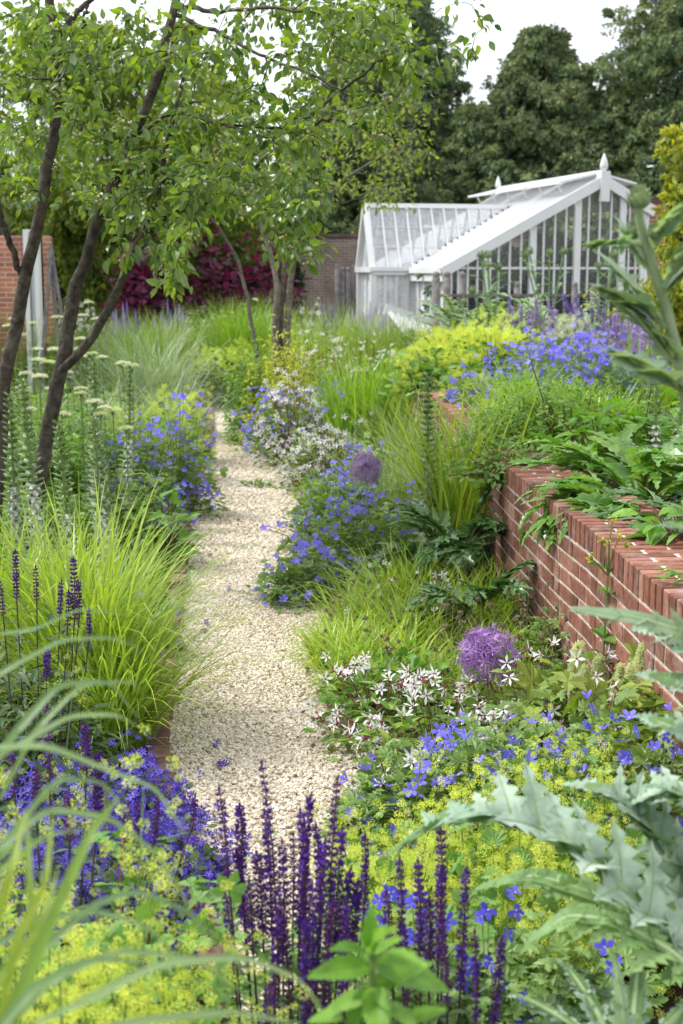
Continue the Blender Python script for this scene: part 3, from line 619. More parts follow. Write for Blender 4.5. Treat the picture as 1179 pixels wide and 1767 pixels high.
# ---------------------------------------------------------------- fence of weathered posts with rails and dark netting
def post(parent, x, y, z0, z1, w=.1, name='post'):
    m_ = MB(); m_.tubes(A([x, y, z0], [x, y, z1-.10], [x, y, z1-.09], [x, y, z1-.06], [x, y, z1-.02], [x, y, z1]), [w/2, w/2, w*.36, w*.5, w*.4, .004], 8)
    return m_.build(name, M['wood'], parent, smooth=True)
fx = X(752, 21.5, 1.2); fence = empty('post_fence', (fx, 21.5, .72), 'weathered grey post fence with dark netting in front of the greenhouse gable', 'fence')
fp = [(752, 21.5), (771, 21.7), (797, 22), (892, 22), (991, 22), (1023, 22), (1100, 22.2)]
for i, (px, D) in enumerate(fp): post(fence, X(px, D, 1.3)-fx, D-21.5, -.3, Z(468 if i < 3 else 492 if i > 4 else 486, D)-.72, .12 if i < 2 else .10)
for py in (510, 548):
    mb = MB(); mb.bar((X(752, 21.7, 1.2)-fx, .25, Z(py, 21.7)-.72), (X(1130, 22.2, 1.2)-fx, .75, Z(py, 22.2)-.72), .04, .05, m=0); mb.build('rail', M['wood'], fence)
mb = MB()
for k in range(9): mb.bar((X(775, 21.8, 1.2)-fx, .33, Z(513+k*4, 21.8)-.72), (X(1130, 22.2, 1.2)-fx, .73, Z(514+k*4, 22.2)-.72), .012, .022, m=0)
mb.build('netting', M['net'], fence)
fx = X(600, 27, 1.0); f2 = empty('trellis_fence', (fx, 27, 0), 'short run of grey wooden posts left of the greenhouse wing', 'fence')
for px in (582, 592, 601, 611): post(f2, X(px, 27, 1.5)-fx, U(-.1, .1), 0, Z(458+U(-3, 4), 27), .10)
for z_ in (1.2, 1.75):
    mb = MB(); mb.bar((X(578, 27, 1.5)-fx, .08, z_), (X(614, 27, 1.5)-fx, .08, z_), .04, .06); mb.build('rail', M['wood'], f2)
# ---------------------------------------------------------------- far garden wall, brick pier, brick house with white door frame, hedge
def boxobj(name, x0, x1, y0, y1, z0, z1, mat, parent=None, label=None, cat=None, rz=0.):
    mb = MB(); cx, cy_ = (x0+x1)/2, (y0+y1)/2; mb.box((0, 0, (z0+z1)/2), (x1-x0, y1-y0, z1-z0)); o = mb.build(name, mat, parent); o.location = (cx, cy_, 0) if parent is None else (cx, cy_, 0)
    o.rotation_euler = (0, 0, rz); return tag(o, label, cat)
gw = empty('garden_wall', (-1, 38, 0), 'tall old brick garden wall seen between the trees and the greenhouse', 'wall')
o = boxobj('wall_face', -9, 6, -.17, .17, -.3, Z(410, 38), M['farbrick'], gw); o = boxobj('wall_coping', -9.01, 6.01, -.22, .22, Z(410, 38)+.002, Z(404, 38), M['oldbrick'], gw)
pr = empty('brick_wall_pier', (X(1131, 25.2, 2), 25.2, .6), 'dark red brick wall end beside the right corner of the greenhouse', 'wall', rz=GA)
boxobj('brickwork', -.16, .16, 0, .8, 0, Z(352, 25.6)-.6, M['housebrick'], pr); boxobj('coping', -.2, .2, -.04, .84, Z(352, 25.6)-.598, Z(348, 25.6)-.55, M['oldbrick'], pr)
hs = empty('brick_house', (-6, 22, 0), 'orange brick building at the left edge with a white door surround', 'building')
D = 21.8; x1 = X(84, D, 1.6); xa = X(56, D, 1.6); 
boxobj('wall', -11+6, X(50, D, 1.6)+6, -.3, .3, -.2, 2.5, M['housebrick'], hs); boxobj('wall_return', X(75, D, 1.6)+6+.02, x1+6, -.25, .2, -.2, 2.5, M['housebrick'], hs)
mb = MB(); w = X(76, D, 1.6)-X(50, D, 1.6); xc = (X(50, D, 1.6)+X(76, D, 1.6))/2+6
for q, ww, dd in ((-.33, .30, .10), (0, .28, .0), (.33, .30, .10)): mb.box((xc+q*w, -.34-dd*.5, 1.28), (w*ww, .1+dd, 2.6))
mb.build('door_frame', M['paint'], hs)
mb = MB(); mb.bar((-.25, 0, 0), (.02, 0, 2.3), .05, .05); mb.bar((.1, .1, 0), (-.02, .1, 2.3), .05, .05); mb.bar((.3, .05, 0), (0, .05, 2.35), .04, .04)
o = mb.build('wooden_wigwam', M['wood']); o.location = (X(92, 20.5, 1), 20.5, 0); tag(o, 'grey wooden cane wigwam standing right of the brick building', 'plant support')
# ================================================================ PLANT BUILDERS
def dome(N, R, H, lo=.6, lump=.18, front=0.):
    az = U(0, 2*pi, N); el = np.arcsin(U(.02, 1, N)); r = U(lo, 1, N)
    l = 1+lump*np.sin(az*3+U(0, 6))*np.cos(el*4)+lump*.6*np.sin(az*7+U(0, 6)+el*5)
    d = np.stack([np.cos(el)*np.cos(az), np.cos(el)*np.sin(az), np.sin(el)], -1)
    return d*(r*l)[:, None]*A(R, R, H), d
def up_frames(d, n, jitter=.5, outw=.6, droop=.1):
    """leaf direction outward, face upward"""
    k = len(d); y = d*outw+rs.normal(size=(k, 3))*jitter; y[:, 2] = y[:, 2]*.5-droop
    return frames(y, A([0, 0, 1])+d*.5+rs.normal(size=(k, 3))*jitter*.6)
def stems(pts, base_r, rad, mat_i=0, mb=None, K=4, sag=.15):
    pts = np.asarray(pts); n = len(pts); b = pts*A(base_r, base_r, 0); s = np.linspace(0, 1, K)[None, :, None]
    P = b[:, None]*(1-s)+pts[:, None]*s; P[:, 1:-1, 2] += sag*(pts[:, 2:3]*.6); P = P+rs.normal(size=P.shape)*.006*(s*(1-s)*4)
    mb = mb or MB(); mb.tubes(P, rad, 3, U(0, 1, n), mat_i); return mb
FM = {}
def fmesh(key):
    if key in FM: return FM[key]
    me = []
    if key in ('ger', 'gerd'):
        for ds, wd_, cut in ((.15, .36, 0), (.45, .33, 0), (.9, .28, 0), (.3, .36, 2)):
            V, F = t_flower(5, .08, wd_, ds, .62, .13)
            if cut: F = [(F[0][0][:-cut], 0), F[1]]
            me.append(mesh_of((V, F), 'geranium_flower', [M['ger' if key == 'ger' else 'ger_deep'], M['eye']]))
    else:
        for ds, wd_ in ((.28, .19), (-.2, .15), (.6, .18), (.95, .17)):
            mb = MB(); mb.inst(t_flower(5, .1, wd_, ds, .05, .12), A([0,0,0]), np.eye(3)[None], 1., r=A(.6)); mb.tubes(A([0,0,-.75],[0,0,-.5],[0,0,-.1],[0,0,.06]), [.03,.13,.15,.05], 5, .5, 1)
            me.append(mesh_of(None, 'star_flower', [M['white'], M['calyx']], mb=mb))
    FM[key] = me; return me
def grass(px, D, H, R, n, label, mat='grass', z0=0., wd=.008, lean=(.02, .5), curve=(.4, 1.6), name='grass_clump', group=None, k=6, base=.35, cat='grass', azc=None, x=None, power=1.6, wr=(.6, 1.25)):
    root = empty(name, (X(px, D, z0) if x is None else x, D, z0), label, cat, group)
    az = U(0, 2*pi, n) if azc is None else rs.normal(azc, 1.1, n); rr = base*R*np.sqrt(U(0, 1, n)); ba = U(0, 2*pi, n)
    P = np.stack([rr*np.cos(ba), rr*np.sin(ba), np.zeros(n)], -1); mb = MB()
    l = U(lean[0], lean[1], n); mb.blades(P, az, H*U(.6, 1.18, n), wd*U(wr[0], wr[1], n), l, U(curve[0], curve[1], n), k, power=power)
    mb.build('blades', M[mat], root)
    if D < 8 and n > 200:
        m = n//12; mb = MB(); mb.blades(P[:m], U(0, 2*pi, m), H*U(.3, .85, m), wd*U(.4, .8, m), U(.3, 1.1, m), U(.3, 1.9, m), k); mb.build('dead_blades', M['straw'], root)
    return root
def froth_on(mb, pts, size, m=0): mb.inst(T_FROTH, pts, frames(rs.normal(size=(len(pts), 3)), rs.normal(size=(len(pts), 3))), U(.6, 1.25, len(pts))*size, m=m)
def alchemilla(px, D, R, H, label, z0=0., n=150, nf=420, froth='froth', fs=.02, leafs=.06, x=None, group='lime-yellow lady\'s mantle clumps', ff=(.75, 1.15), leafn=None):
    root = empty('ladys_mantle', (X(px, D, z0) if x is None else x, D, z0), label, 'flower clump', group)
    p, d = dome(n, R*.95, H*.78, .45); mb = MB(); mb.inst(T_ROUND, p, up_frames(d, n, .35, .8, .0), U(.7, 1.3, n)*leafs*1.3); mb.build('foliage', M['alch'], root)
    # sprays: a number of heads, each a loose dome of tufts
    ns = max(10, nf//14); hp, hd = dome(ns, R, H, ff[0]*.95, .2); hp *= 1.0
    q = np.repeat(np.arange(ns), 14); pts = hp[q]+rs.normal(size=(len(q), 3))*A(R*.085+.02, R*.085+.02, H*.05+.015)
    mb = MB(); froth_on(mb, pts, fs); o = mb.build('flower_froth', M[froth], root); stuff(o)
    mb = stems(hp, .3, .0018 if D < 9 else .003); mb.build('stems', M['gstem'], root); return root
def geranium(px, D, R, H, nfl, label, z0=0., fl='ger', size=.022, n=420, x=None, cap=100, group='blue-violet geranium clumps', leafs=.045, low=.75, face=None):
    root = empty('geranium', (X(px, D, z0) if x is None else x, D, z0), label, 'flower clump', group)
    p, d = dome(n, R*.95, H*.9, .4); mb = MB(); mb.inst(T_PALM7, p, up_frames(d, n, .4, .7, .0), U(.6, 1.3, n)*leafs*1.5)
    m2 = n; mb.inst(T_SIMPLE, *(lambda a: (a[0], up_frames(a[1], m2, .9, .5, 0)))(dome(m2, R, H, .6)), U(.6, 1.3, m2)*leafs*.7); mb.build('foliage', M['ger_leaf'], root)
    fp, fd = dome(nfl, R*1.05, H*1.08, low*1.05, .15); k = max(3, nfl//5); cen = fp[rs.randint(0, nfl, k)]
    j = rs.randint(0, k, nfl); near = U(0, 1, nfl) < .55; fp[near] = cen[j[near]]+rs.normal(size=(near.sum(), 3))*A(.05, .05, .025)*max(1, size/.02)
    nr = fd*.9+A(0, -.55, .55)+rs.normal(size=(nfl, 3))*.35; Rm = frames(rs.normal(size=(nfl, 3)), nr)
    # flower axis is +Z: frames() gives z perpendicular to y, close to nr
    sz = U(.8, 1.2, nfl)*size
    if D < 12: rest = place_copies('flower', fmesh(fl), root, fp, Rm, sz, cap)
    else: rest = np.arange(nfl)
    if len(rest):
        mb = MB(); mb.inst(T_GER, fp[rest], Rm[rest], sz[rest]); stuff(mb.build('flower_mass', [M['ger' if fl == 'ger' else 'ger_deep'], M['eye']], root))
    mb = stems(fp[:160], .3, .0012 if D < 9 else .002); mb.build('stems', M['gstem'], root); return root
def gillenia(px, D, R, H, nfl, label, z0=0., size=.026, x=None, cap=100, n=260, group='white star-flowered clumps', leafs=.05, white='gill'):
    root = empty('star_flower_plant', (X(px, D, z0) if x is None else x, D, z0), label, 'flower clump', group)
    p, d = dome(n, R, H*.9, .45); mb = MB()
    for a in (-.8, 0, .8):
        y = d*.8+rs.normal(size=(n, 3))*.3; y[:, 2] *= .5; c, s = cos(a), sin(a); y2 = y.copy(); y2[:, 0] = y[:, 0]*c-y[:, 1]*s; y2[:, 1] = y[:, 0]*s+y[:, 1]*c
        mb.inst(T_LANCE if a else T_OVATE, p, frames(y2, A([0, 0, 1])+rs.normal(size=(n, 3))*.3), U(.8, 1.4, n)*leafs)
    mb.build('foliage', M['gill_leaf'], root)
    fp, fd = dome(nfl, R*1.05, H*1.08, .72, .1); k = max(3, nfl//6); cen = fp[rs.randint(0, nfl, k)]; j = rs.randint(0, k, nfl); near = U(0, 1, nfl) < .6
    fp[near] = cen[j[near]]+rs.normal(size=(near.sum(), 3))*A(.045, .045, .03)
    nr = fd*.6+A(0, -.6, .5)+rs.normal(size=(nfl, 3))*.5; Rm = frames(rs.normal(size=(nfl, 3)), nr); sz = U(.75, 1.2, nfl)*size
    rest = place_copies('flower', fmesh('gill'), root, fp, Rm, sz, cap) if D < 12 else np.arange(nfl)
    if len(rest): mb = MB(); mb.inst(T_GILL, fp[rest], Rm[rest], sz[rest]); stuff(mb.build('flower_mass', [M['white'], M['calyx']], root))
    mb = stems(fp[:150], .25, .0013 if D < 9 else .0022); bp = fp[rs.randint(0, nfl, nfl)]+rs.normal(size=(nfl, 3))*.03
    mb.build('stems', M['redstem'], root); mb = MB(); mb.inst(T_OCT, bp, frames(rs.normal(size=(nfl, 3)), rs.normal(size=(nfl, 3))), A(.22, .22, .4)*size*.6*np.ones((nfl, 1))); stuff(mb.build('buds', M['calyx'], root)); return root
# salvia spike templates (several), origin at the foot of the flowering part, +Z up, height 1 = full spike
def salvia_spike(h, seed, flower=True, cal='salv_cal', fl='salv', r0=.011, dense=.0125, bloom=(.0, 1.), prob=.7):
    st = np.random.RandomState(seed); mb = MB(); n = int(h/dense); P = []; D_ = []; F_ = []; FD = []
    for i in range(n):
        q = i/n; z = q*h; k = 7; rr = r0*(1-.55*q**2)*(.62 if i % 2 and q < .4 else 1)
        for j in range(k):
            a = 2*pi*(j+.5*(i % 2))/k+st.uniform(-.2, .2); d = A(cos(a), sin(a), .55)
            P.append([rr*.35*cos(a), rr*.35*sin(a), z+st.uniform(-.002, .002)]); D_.append(d)
            if flower and st.uniform() < prob*(1 if bloom[0] < q < bloom[1] else .12):
                F_.append([rr*.8*cos(a), rr*.8*sin(a), z+.004]); FD.append(A(cos(a), sin(a), .35+st.uniform(-.3, .3)))
    P = np.array(P); D_ = np.array(D_); sc = A(r0*.55, r0*1.0, r0*.45)
    mb.inst((A([0,0,0],[-.5,.5,0],[0,.5,.6],[.5,.5,0],[0,.5,-.6],[0,1.1,0]), [(np.array([[0,1,2],[0,2,3],[0,3,4],[0,4,1],[1,5,2],[2,5,3],[3,5,4],[4,5,1]]), 0)]), P, frames(D_, A([0,0,1])), sc*np.ones((len(P), 1)))
    if F_: F_ = np.array(F_); mb.inst(t_flower(3, 0, .5, .3, .35, m=1), F_, frames(rs.normal(size=(len(F_), 3)), np.array(FD)), r0*.72)
    mb.tubes(A([0,0,-.02],[.002,0,h*.5],[0,0,h]), [.0022,.0018,.001], 4, .5, 2)
    mb.inst(T_OCT, A([0,0,h]), np.eye(3)[None], A([.003,.003,.012]), r=A(.3)); kb = st.uniform(-.25, .25)
    for v in mb.V: v[:, 0] += kb*v[:, 2]**2
    return mesh_of(None, 'flower_spike', [M[cal], M[fl], M['salv_stem']], mb=mb)
# acanthus spike: green hooded bracts over white lips
def acanthus_spike(h, seed, w=.055, stalk=.25, lowwhite=.5):
    st = np.random.RandomState(seed); mb = MB(); n = max(7, int(h/.033)); g_p=[]; g_d=[]; g_s=[]; w_p=[]; w_d=[]; w_s=[]
    for i in range(n):
        q = i/n; z = stalk+q*h; s = (1-.62*q**1.6)
        for j in range(4 if q < .75 else 5):
            a = 2*pi*j/4+(pi/4)*(i % 2)+st.uniform(-.15, .15); up = .25+1.3*q
            d = A(cos(a), sin(a), up); g_p.append([.008*cos(a), .008*sin(a), z+.006]); g_d.append(d); g_s.append(s*w*U(.9, 1.1))
            if q < lowwhite: w_p.append([.006*cos(a), .006*sin(a), z-.008]); w_d.append(A(cos(a), sin(a), -.30+st.uniform(-.2, .1))); w_s.append(w*.70*(1-.5*q))
    hood = t_leaf([.12, .30, .30, .20], -.55, .45)
    mb.inst(hood, np.array(g_p), frames(np.array(g_d), A([0,0,1])), np.array(g_s), m=0)
    lip = t_leaf([.10, .22, .40, .34], -.35, .35)
    mb.inst(lip, np.array(w_p), frames(np.array(w_d), A([0,0,1])), np.array(w_s), m=1)
    m_ = len(g_p)//3; mb.inst(T_LANCE, np.array(g_p[-m_:]), frames(np.array(g_d[-m_:])*A(1,1,1.4), A([0,0,1])), np.array(g_s[-m_:])*.9, m=2)
    mb.tubes(A([0,0,0],[0,0,stalk],[0,0,stalk+h*.97]), [.011,.010,.006], 6, .5, 3)
    return mesh_of(None, 'flower_spike', [M['bract'], M['white'], M['bractg'], M['gstem']], mb=mb)
LOBE = veined(t_leaf([.26,.32,.17,.30,.12,.22,.08,.12], .28, .30), 8, .30)
LOBE_S = t_leaf([.26,.24,.13,.18,.07], .25, .25)
def pinnate(L_, Wd, n, arch=1.0, lift=.6, seed=0, lobe=LOBE, fwd=.75, vee=.25, mb=None, base=A(0,0,0), az=0., pet=.15, droop=.9, rach=.006, m=0, ms=1, env=None, wing=.25, twist=0., curve=None, roll=0.):
    """one big pinnately lobed leaf; its midrib starts along az rising by lift and arches over"""
    mb = mb or MB(); K = 24; s = np.linspace(0, 1, K); phi = lift-arch*(s**1.3)*1.6; st = np.random.RandomState(seed)
    h = np.concatenate([[0], np.cumsum(np.cos(phi[:-1]))])*L_/(K-1); v = np.concatenate([[0], np.cumsum(np.sin(phi[:-1]))])*L_/(K-1)
    C = base+np.stack([h*cos(az), h*sin(az), v], -1); 
    if curve is not None: C = np.array(curve); K = len(C); s = np.linspace(0, 1, K); phi = phi*0
    T = nrm(np.gradient(C, axis=0)); S = A(-sin(az), cos(az), 0.) if curve is None else nrm(nrm(np.cross(T[K//2], A(0, 0, 1))*-1)*cos(roll)-A(0, 0, sin(roll)))
    mb.tubes(C[None], rach*(1.15-s)[None], 5, .8, ms)
    P=[]; Dd=[]; N_=[]; Sc=[]
    for i in range(n):
        q = pet+(1-pet)*(i+.5)/n*.97; e = (env(q) if env else (sin(pi*min(1, (q-pet+.06)/(1.0-pet+.06))**.75)**.7)); x = q*(K-1); i0 = int(x); c = C[i0]+(C[min(i0+1, K-1)]-C[i0])*(x-i0); t = T[i0]
        nn = np.cross(S, t)*-1
        if nn[2] < 0 and abs(phi[i0]) < 1.4: nn = -nn
        for sg in (-1, 1):
            d = S*sg*(1-.35*q)+t*(fwd+st.uniform(-.22, .22)+q*.5)+nn*(vee+st.uniform(-.28, .28)); P.append(c-d*.01); Dd.append(d); N_.append(nn-S*sg*(vee*.6)+st.normal(size=3)*.28); Sc.append([max(e, .12)*Wd*1.25*(1.15 if sg > 0 else 1)*st.uniform(.85, 1.1)*wing*2.6, max(e, .12)*Wd*st.uniform(.72, 1.15), max(e, .12)*Wd])
    P.append(C[-3]); Dd.append(T[-2]); N_.append(np.cross(T[-2], S)); Sc.append([Wd*.4, Wd*.5, Wd*.4])
    mb.inst(lobe, np.array(P), frames(np.array(Dd), np.array(N_)), np.array(Sc), m=m if m else None)
    # wing along the rachis
    w_ = Wd*wing*.55*np.sin(pi*np.clip((s-pet*.5)/(1-pet*.5), 0.02, .98))**.5; nn = np.cross(T, S); nn[nn[:, 2] < 0] *= -1
    V = np.stack([C-S*w_[:, None]+nn*w_[:, None]*.3, C+nn*.002, C+S*w_[:, None]+nn*w_[:, None]*.3], 1).reshape(-1, 3); i = np.arange(K-1)*3
    mb.add(V, [(np.concatenate([np.stack([i, i+1, i+4, i+3], -1), np.stack([i+1, i+2, i+5, i+4], -1)]), m)], .4); return mb
def acanthus(px, D, z0, label, spikes, nleaf=9, zb=0., L_=.5, mat='acan', leaf_az=None, x=None, arch=.8, lift=(.3, 1.1), group='acanthus plants', Wd=.2):
    root = empty('acanthus', (X(px, D, z0) if x is None else x, D, z0), label, 'flower clump', group)
    for k in range(nleaf):
        az = (2*pi*k/nleaf+U(-.3, .3)) if leaf_az is None else U(leaf_az[0], leaf_az[1])
        mb = pinnate(L_*U(.75, 1.15), Wd*U(.85, 1.1), 7, arch*U(.7, 1.2), U(*lift), rs.randint(1e6), az=az, base=A(.03*cos(az), .03*sin(az), zb*k/max(1, nleaf-1)), pet=.2, rach=.007); mb.build('leaf', [M[mat], M['pstem']], root)
    for (dx, dy, h, stalk, w) in spikes:
        me = acanthus_spike(h, rs.randint(1e6), w, stalk); o = bpy.data.objects.new('flower_spike', me); COL.objects.link(o); o.parent = root; o.location = (dx, dy, 0); o.rotation_euler = (U(-.06, .06), U(-.06, .06), U(0, 6))
    return root
def allium(px, py, D, rad, z0, label, mat='allium', n=240, x=None):
    z = Z(py, D); root = empty('allium', (X(px, D, z), D, z0), label, 'flower'); h = z-z0
    mb = MB(); mb.tubes(A([.02,0,0],[.01,0,h*.5],[0,0,h]), [.006,.0055,.005], 6); mb.build('stem', M['pstem'], root)
    i = np.arange(n)+.5; ph = np.arccos(1-2*i/n*.93); th = pi*(1+5**.5)*i; d = np.stack([np.cos(th)*np.sin(ph), np.sin(th)*np.sin(ph), np.cos(ph)], -1)+rs.normal(size=(n, 3))*.06; rr = U(.82, 1.03, n)*rad
    mb = MB(); mb.inst(T_STAR6, d*rr[:, None]+A(0,0,h), frames(rs.normal(size=(n, 3)), d), U(.85, 1.15, n)*rad*.30, m=0)
    P = np.stack([np.zeros((n, 3))+A(0,0,h), d*(rr*.5)[:, None]+A(0,0,h), d*(rr*.97)[:, None]+A(0,0,h)], 1); mb.tubes(P, .0011, 3, U(0, 1, n), 0); mb.build('flower_head', M[mat], root); return root
def broadstem(root, h, n, size, mat, T=T_OVATE, stemr=.006, lean=(0, 0), opp=True, name='leaves', stem='gstem', base=A(0,0,0), droop=.1, top=True):
    P = base+np.stack([np.linspace(0, lean[0], 6), np.linspace(0, lean[1], 6), np.linspace(0, h, 6)], -1); mb = MB(); mb.tubes(P[None], np.linspace(stemr, stemr*.4, 6)[None], 6, .5, 1)
    for i in range(n):
        q = (i+1)/(n); c = base+A(lean[0]*q, lean[1]*q, h*q); a0 = i*pi/2+U(-.3, .3)
        for sg in ((0, 1) if opp else (0,)):
            a = a0+sg*pi; d = A(cos(a), sin(a), .45*(q)-droop+U(-.1, .2)); mb.inst(T, c[None], frames(d[None], A([0, 0, 1])+rs.normal(size=(1, 3))*.15), A(size*(1-.45*q)*U(.85, 1.15)))
    mb.build(name, [M[mat], M[stem]], root)
def leafy(px, D, R, H, label, mat, n=900, size=.05, z0=0., T=T_OVATE, name='leafy_shrub', cat='shrub', group=None, x=None, lo=.45, stem='redstem', lump=.2, drp=.1, jit=.6):
    root = empty(name, (X(px, D, z0) if x is None else x, D, z0), label, cat, group)
    p, d = dome(n, R, H, lo, lump); mb = MB(); mb.inst(T, p, up_frames(d, n, jit, .6, drp), U(.6, 1.3, n)*size); mb.build('foliage', M[mat], root)
    mb = stems(dome(30, R*.9, H*.95, .7)[0], .15, .004); mb.build('stems', M[stem], root); return root
def umbel(px, py, D, rad, z0, label, mat='cream', group='flat cream yarrow heads'):
    """one flat-topped head on its own stem"""
    z = Z(py, D); root = empty('yarrow', (X(px, D, z)+.02, D, z0), label, 'flower', group); h = z-z0
    n = 70; a = U(0, 2*pi, n); r = np.sqrt(U(0, 1, n))*rad; p = np.stack([r*np.cos(a), r*np.sin(a), h-.25*r*r/rad+rs.normal(size=n)*.003], -1)
    mb = MB(); mb.inst(T_FROTH, p, frames(rs.normal(size=(n, 3)), rs.normal(size=(n, 3))), U(.8, 1.2, n)[:, None]*A(rad*.17, rad*.17, rad*.1)); mb.build('flower_head', M[mat], root)
    mb = MB(); m = 14; idx = rs.randint(0, n, m); P = np.stack([np.zeros((m, 3))+A(0,0,h-rad*.9), (p[idx]+A(0,0,h-rad*.9))/2*A(.6,.6,1), p[idx]-A(0,0,.004)], 1); mb.tubes(P, .0018, 3)
    mb.tubes(A([0,0,0],[.01,0,h*.5],[0,0,h-rad*.9]), .0035, 4); mb.build('stem', M['gstem'], root)
    mb = MB(); k = 10; zz = U(.1, .8, k)*h; a = U(0, 6.28, k); mb.inst(LOBE_S, np.stack([0*zz, 0*zz, zz], -1), frames(np.stack([np.cos(a), np.sin(a), .4+0*a], -1), A([0,0,1])), U(.08, .15, k)); mb.build('leaf', M['cover'], root); return root
# ---------------------------------------------------------------- trees
def smooth_path(pts, K):
    pts = np.array(pts, float); t = np.linspace(0, 1, len(pts)); q = np.linspace(0, 1, K); out = np.stack([np.interp(q, t, pts[:, c]) for c in range(pts.shape[1])], -1)
    for _ in range(max(1, K//14)): out[1:-1] = (out[:-2]+2*out[1:-1]+out[2:])/4
    return out
def px_limb(pts, K=26):
    P = [(*PT(px, py, D), r) for px, py, D, r in pts]; return smooth_path(P, K)
def tree(label, name, limbs, attract, leaf_T, leaf_mat, size, per, trunk_mat='bark', seed=0, fruit=0, cat='tree', spread=.05, spur=.10, tw=.0035, sides=8, anchor=.35, droop=.35, jitc=.10, stepl=.05, sagk=.12):
    st = np.random.RandomState(seed); base = limbs[0][0, :3].copy(); base[2] = 0; root = empty(name, tuple(base), label, cat)
    mb = MB(); nodes = []
    for l in limbs:
        P = l[:, :3]-base; P2 = P+st.normal(size=P.shape)*.006; P2[0] = P[0]; mb.tubes(P2[None], l[:, 3][None], sides, U(0, 1)); k0 = int(len(P)*anchor); nodes += [(*p, r) for p, r in zip(P[k0:], l[k0:, 3])]
    trk = mb.build('trunk', M[trunk_mat], root, smooth=True)
    nodes = np.array(nodes); attract = np.array(attract)-base
    d0 = np.min(np.linalg.norm(attract[:, None]-nodes[None, :, :3], axis=-1), 1); lp=[]; ld=[]; tub=[]; fr=[]
    K = 8
    for i in np.argsort(d0):
        a = attract[i]; dd = np.linalg.norm(nodes[:, :3]-a, axis=1)+.15*(nodes[:, 2] > a[2]+.3)*0; j = np.argmin(dd); s = nodes[j, :3]; L_ = dd[j]
        if L_ < .02: continue
        q = np.linspace(0, 1, K)[:, None]; P = s+(a-s)*q; side = st.normal(size=3)*L_*jitc; P = P+side*np.sin(pi*q)+A(0,0,1)*L_*sagk*np.sin(pi*q); P[1:] += st.normal(size=(K-1, 3))*.012*min(1, L_)
        r0 = min(nodes[j, 3]*.7, .004+.010*L_); rr = np.linspace(r0, tw*.45, K); tub.append((P, rr)); nodes = np.concatenate([nodes, np.concatenate([P[2:], rr[2:, None]], 1)])
        m = max(4, int(per*(.5+.5*min(1.5, L_)))); u = st.uniform(.15, 1.02, m)**.8; c = np.stack([np.interp(u*(K-1), np.arange(K), P[:, k]) for k in range(3)], -1)
        t = nrm(a-s); off = st.normal(size=(m, 3))*spread; c2 = c+off; lp.append(c2); ld.append(t*.7+nrm(off)*.9+st.normal(size=(m, 3))*.3-A(0,0,droop))
        if fruit and st.uniform() < .7: 
            cc = c[st.randint(0, m)]; kf = st.randint(3, 6); fr.append(cc+st.normal(size=(kf, 3))*.022-A(0,0,.03))
    mb = MB(); mb.tubes(np.array([t[0] for t in tub]), np.array([t[1] for t in tub]), 4, U(0, 1, len(tub))); mb.build('branches', M[trunk_mat], trk, smooth=True)
    lp = np.concatenate(lp); ld = np.concatenate(ld); n = len(lp); mb = MB()
    mb.inst(leaf_T, lp, frames(ld, A([0,0,1])+st.normal(size=(n, 3))*.65), st.uniform(.6, 1.25, n)*size, r=np.clip(st.normal(.45, .28, n), 0, 1)); crn = mb.build('crown', M[leaf_mat], root)
    if fr:
        f = np.concatenate(fr); mb = MB(); mb.inst(T_ICO, f, frames(st.normal(size=(len(f), 3)), st.normal(size=(len(f), 3))), st.uniform(.0085, .0125, len(f))); fo = mb.build('fruit', M['fruit'], crn, smooth=True)
        fo['kind'] = 'stuff'
    return root
def far_tree(x, D, z0, H, R, label, mat='dark_tree', nb=170, per=170, leaf=.20, name='conifer', seed=0, prof=None, br=.9, trunk=True, cat='tree', group=None, T=T_TUFT, bend=0., narrow=None):
    """crown of drooping leaf masses set on an uneven envelope"""
    st = np.random.RandomState(seed); root = empty(name, (x, D, z0), label, cat, group); P=[]; B=[]
    prof = prof or (lambda q: min(1, (1-q)**.75*1.25)*(.75+.25*min(1, q*6)))
    i = 0
    while len(P) < nb:
        q = st.uniform(.02, .97)**.9; a = st.uniform(0, 2*pi); r = prof(q)*R*st.uniform(.5, 1.12)*(1+.25*sin(a*3+q*9+seed)+.20*sin(a*4-q*23+seed*2)); P.append([r*cos(a), r*sin(a), q*H]); B.append(br*(.6+.6*prof(q))*st.uniform(.7, 1.25))
    P.append([0, 0, H*.96]); B.append(br*.45); P.append([bend, 0, H*.985]); B.append(br*.3)
    for j in st.randint(0, len(P), int(nb*.35)):
        x_, y_, z_ = P[j]; f = st.uniform(1.1, 1.3); P.append([x_*f, y_*f, min(H*.98, z_+st.uniform(0, .8)*br)]); B.append(br*st.uniform(.22, .42))
    P = np.array(P); B = np.array(B); mb = MB(); n = len(P)*per; k = np.repeat(np.arange(len(P)), per)
    d = nrm(st.normal(size=(n, 3))+A(0,0,.35)); out = np.stack([P[k, 0], P[k, 1], np.zeros(n)], -1); out = out/np.maximum(R, .1)
    p = P[k]+d*(B[k]*st.uniform(.55, 1.05, n))[:, None]*A(1.15, 1.15, .62); p[:, 2] -= .15*B[k]*np.hypot(d[:, 0], d[:, 1])
    mb.inst(T, p, frames(d+out*.6+A(0,0,-.25), d+A(0,0,.8)+st.normal(size=(n, 3))*.35), st.uniform(.6, 1.3, n)*leaf, r=np.clip(st.normal(.35, .25, n)+.25*(d[:, 2] > .5), 0, 1)); mb.build('crown', M[mat], root)  # upper leaves of each mass coloured lighter: top highlights put into the tone
    if trunk: mb = MB(); mb.tubes(A([0,0,-.3],[.05,0,H*.4],[0,0,H*.93]), [R*.06+.05, R*.045+.03, .02], 8); mb.build('trunk', M['bark'], root, smooth=True)
    return root
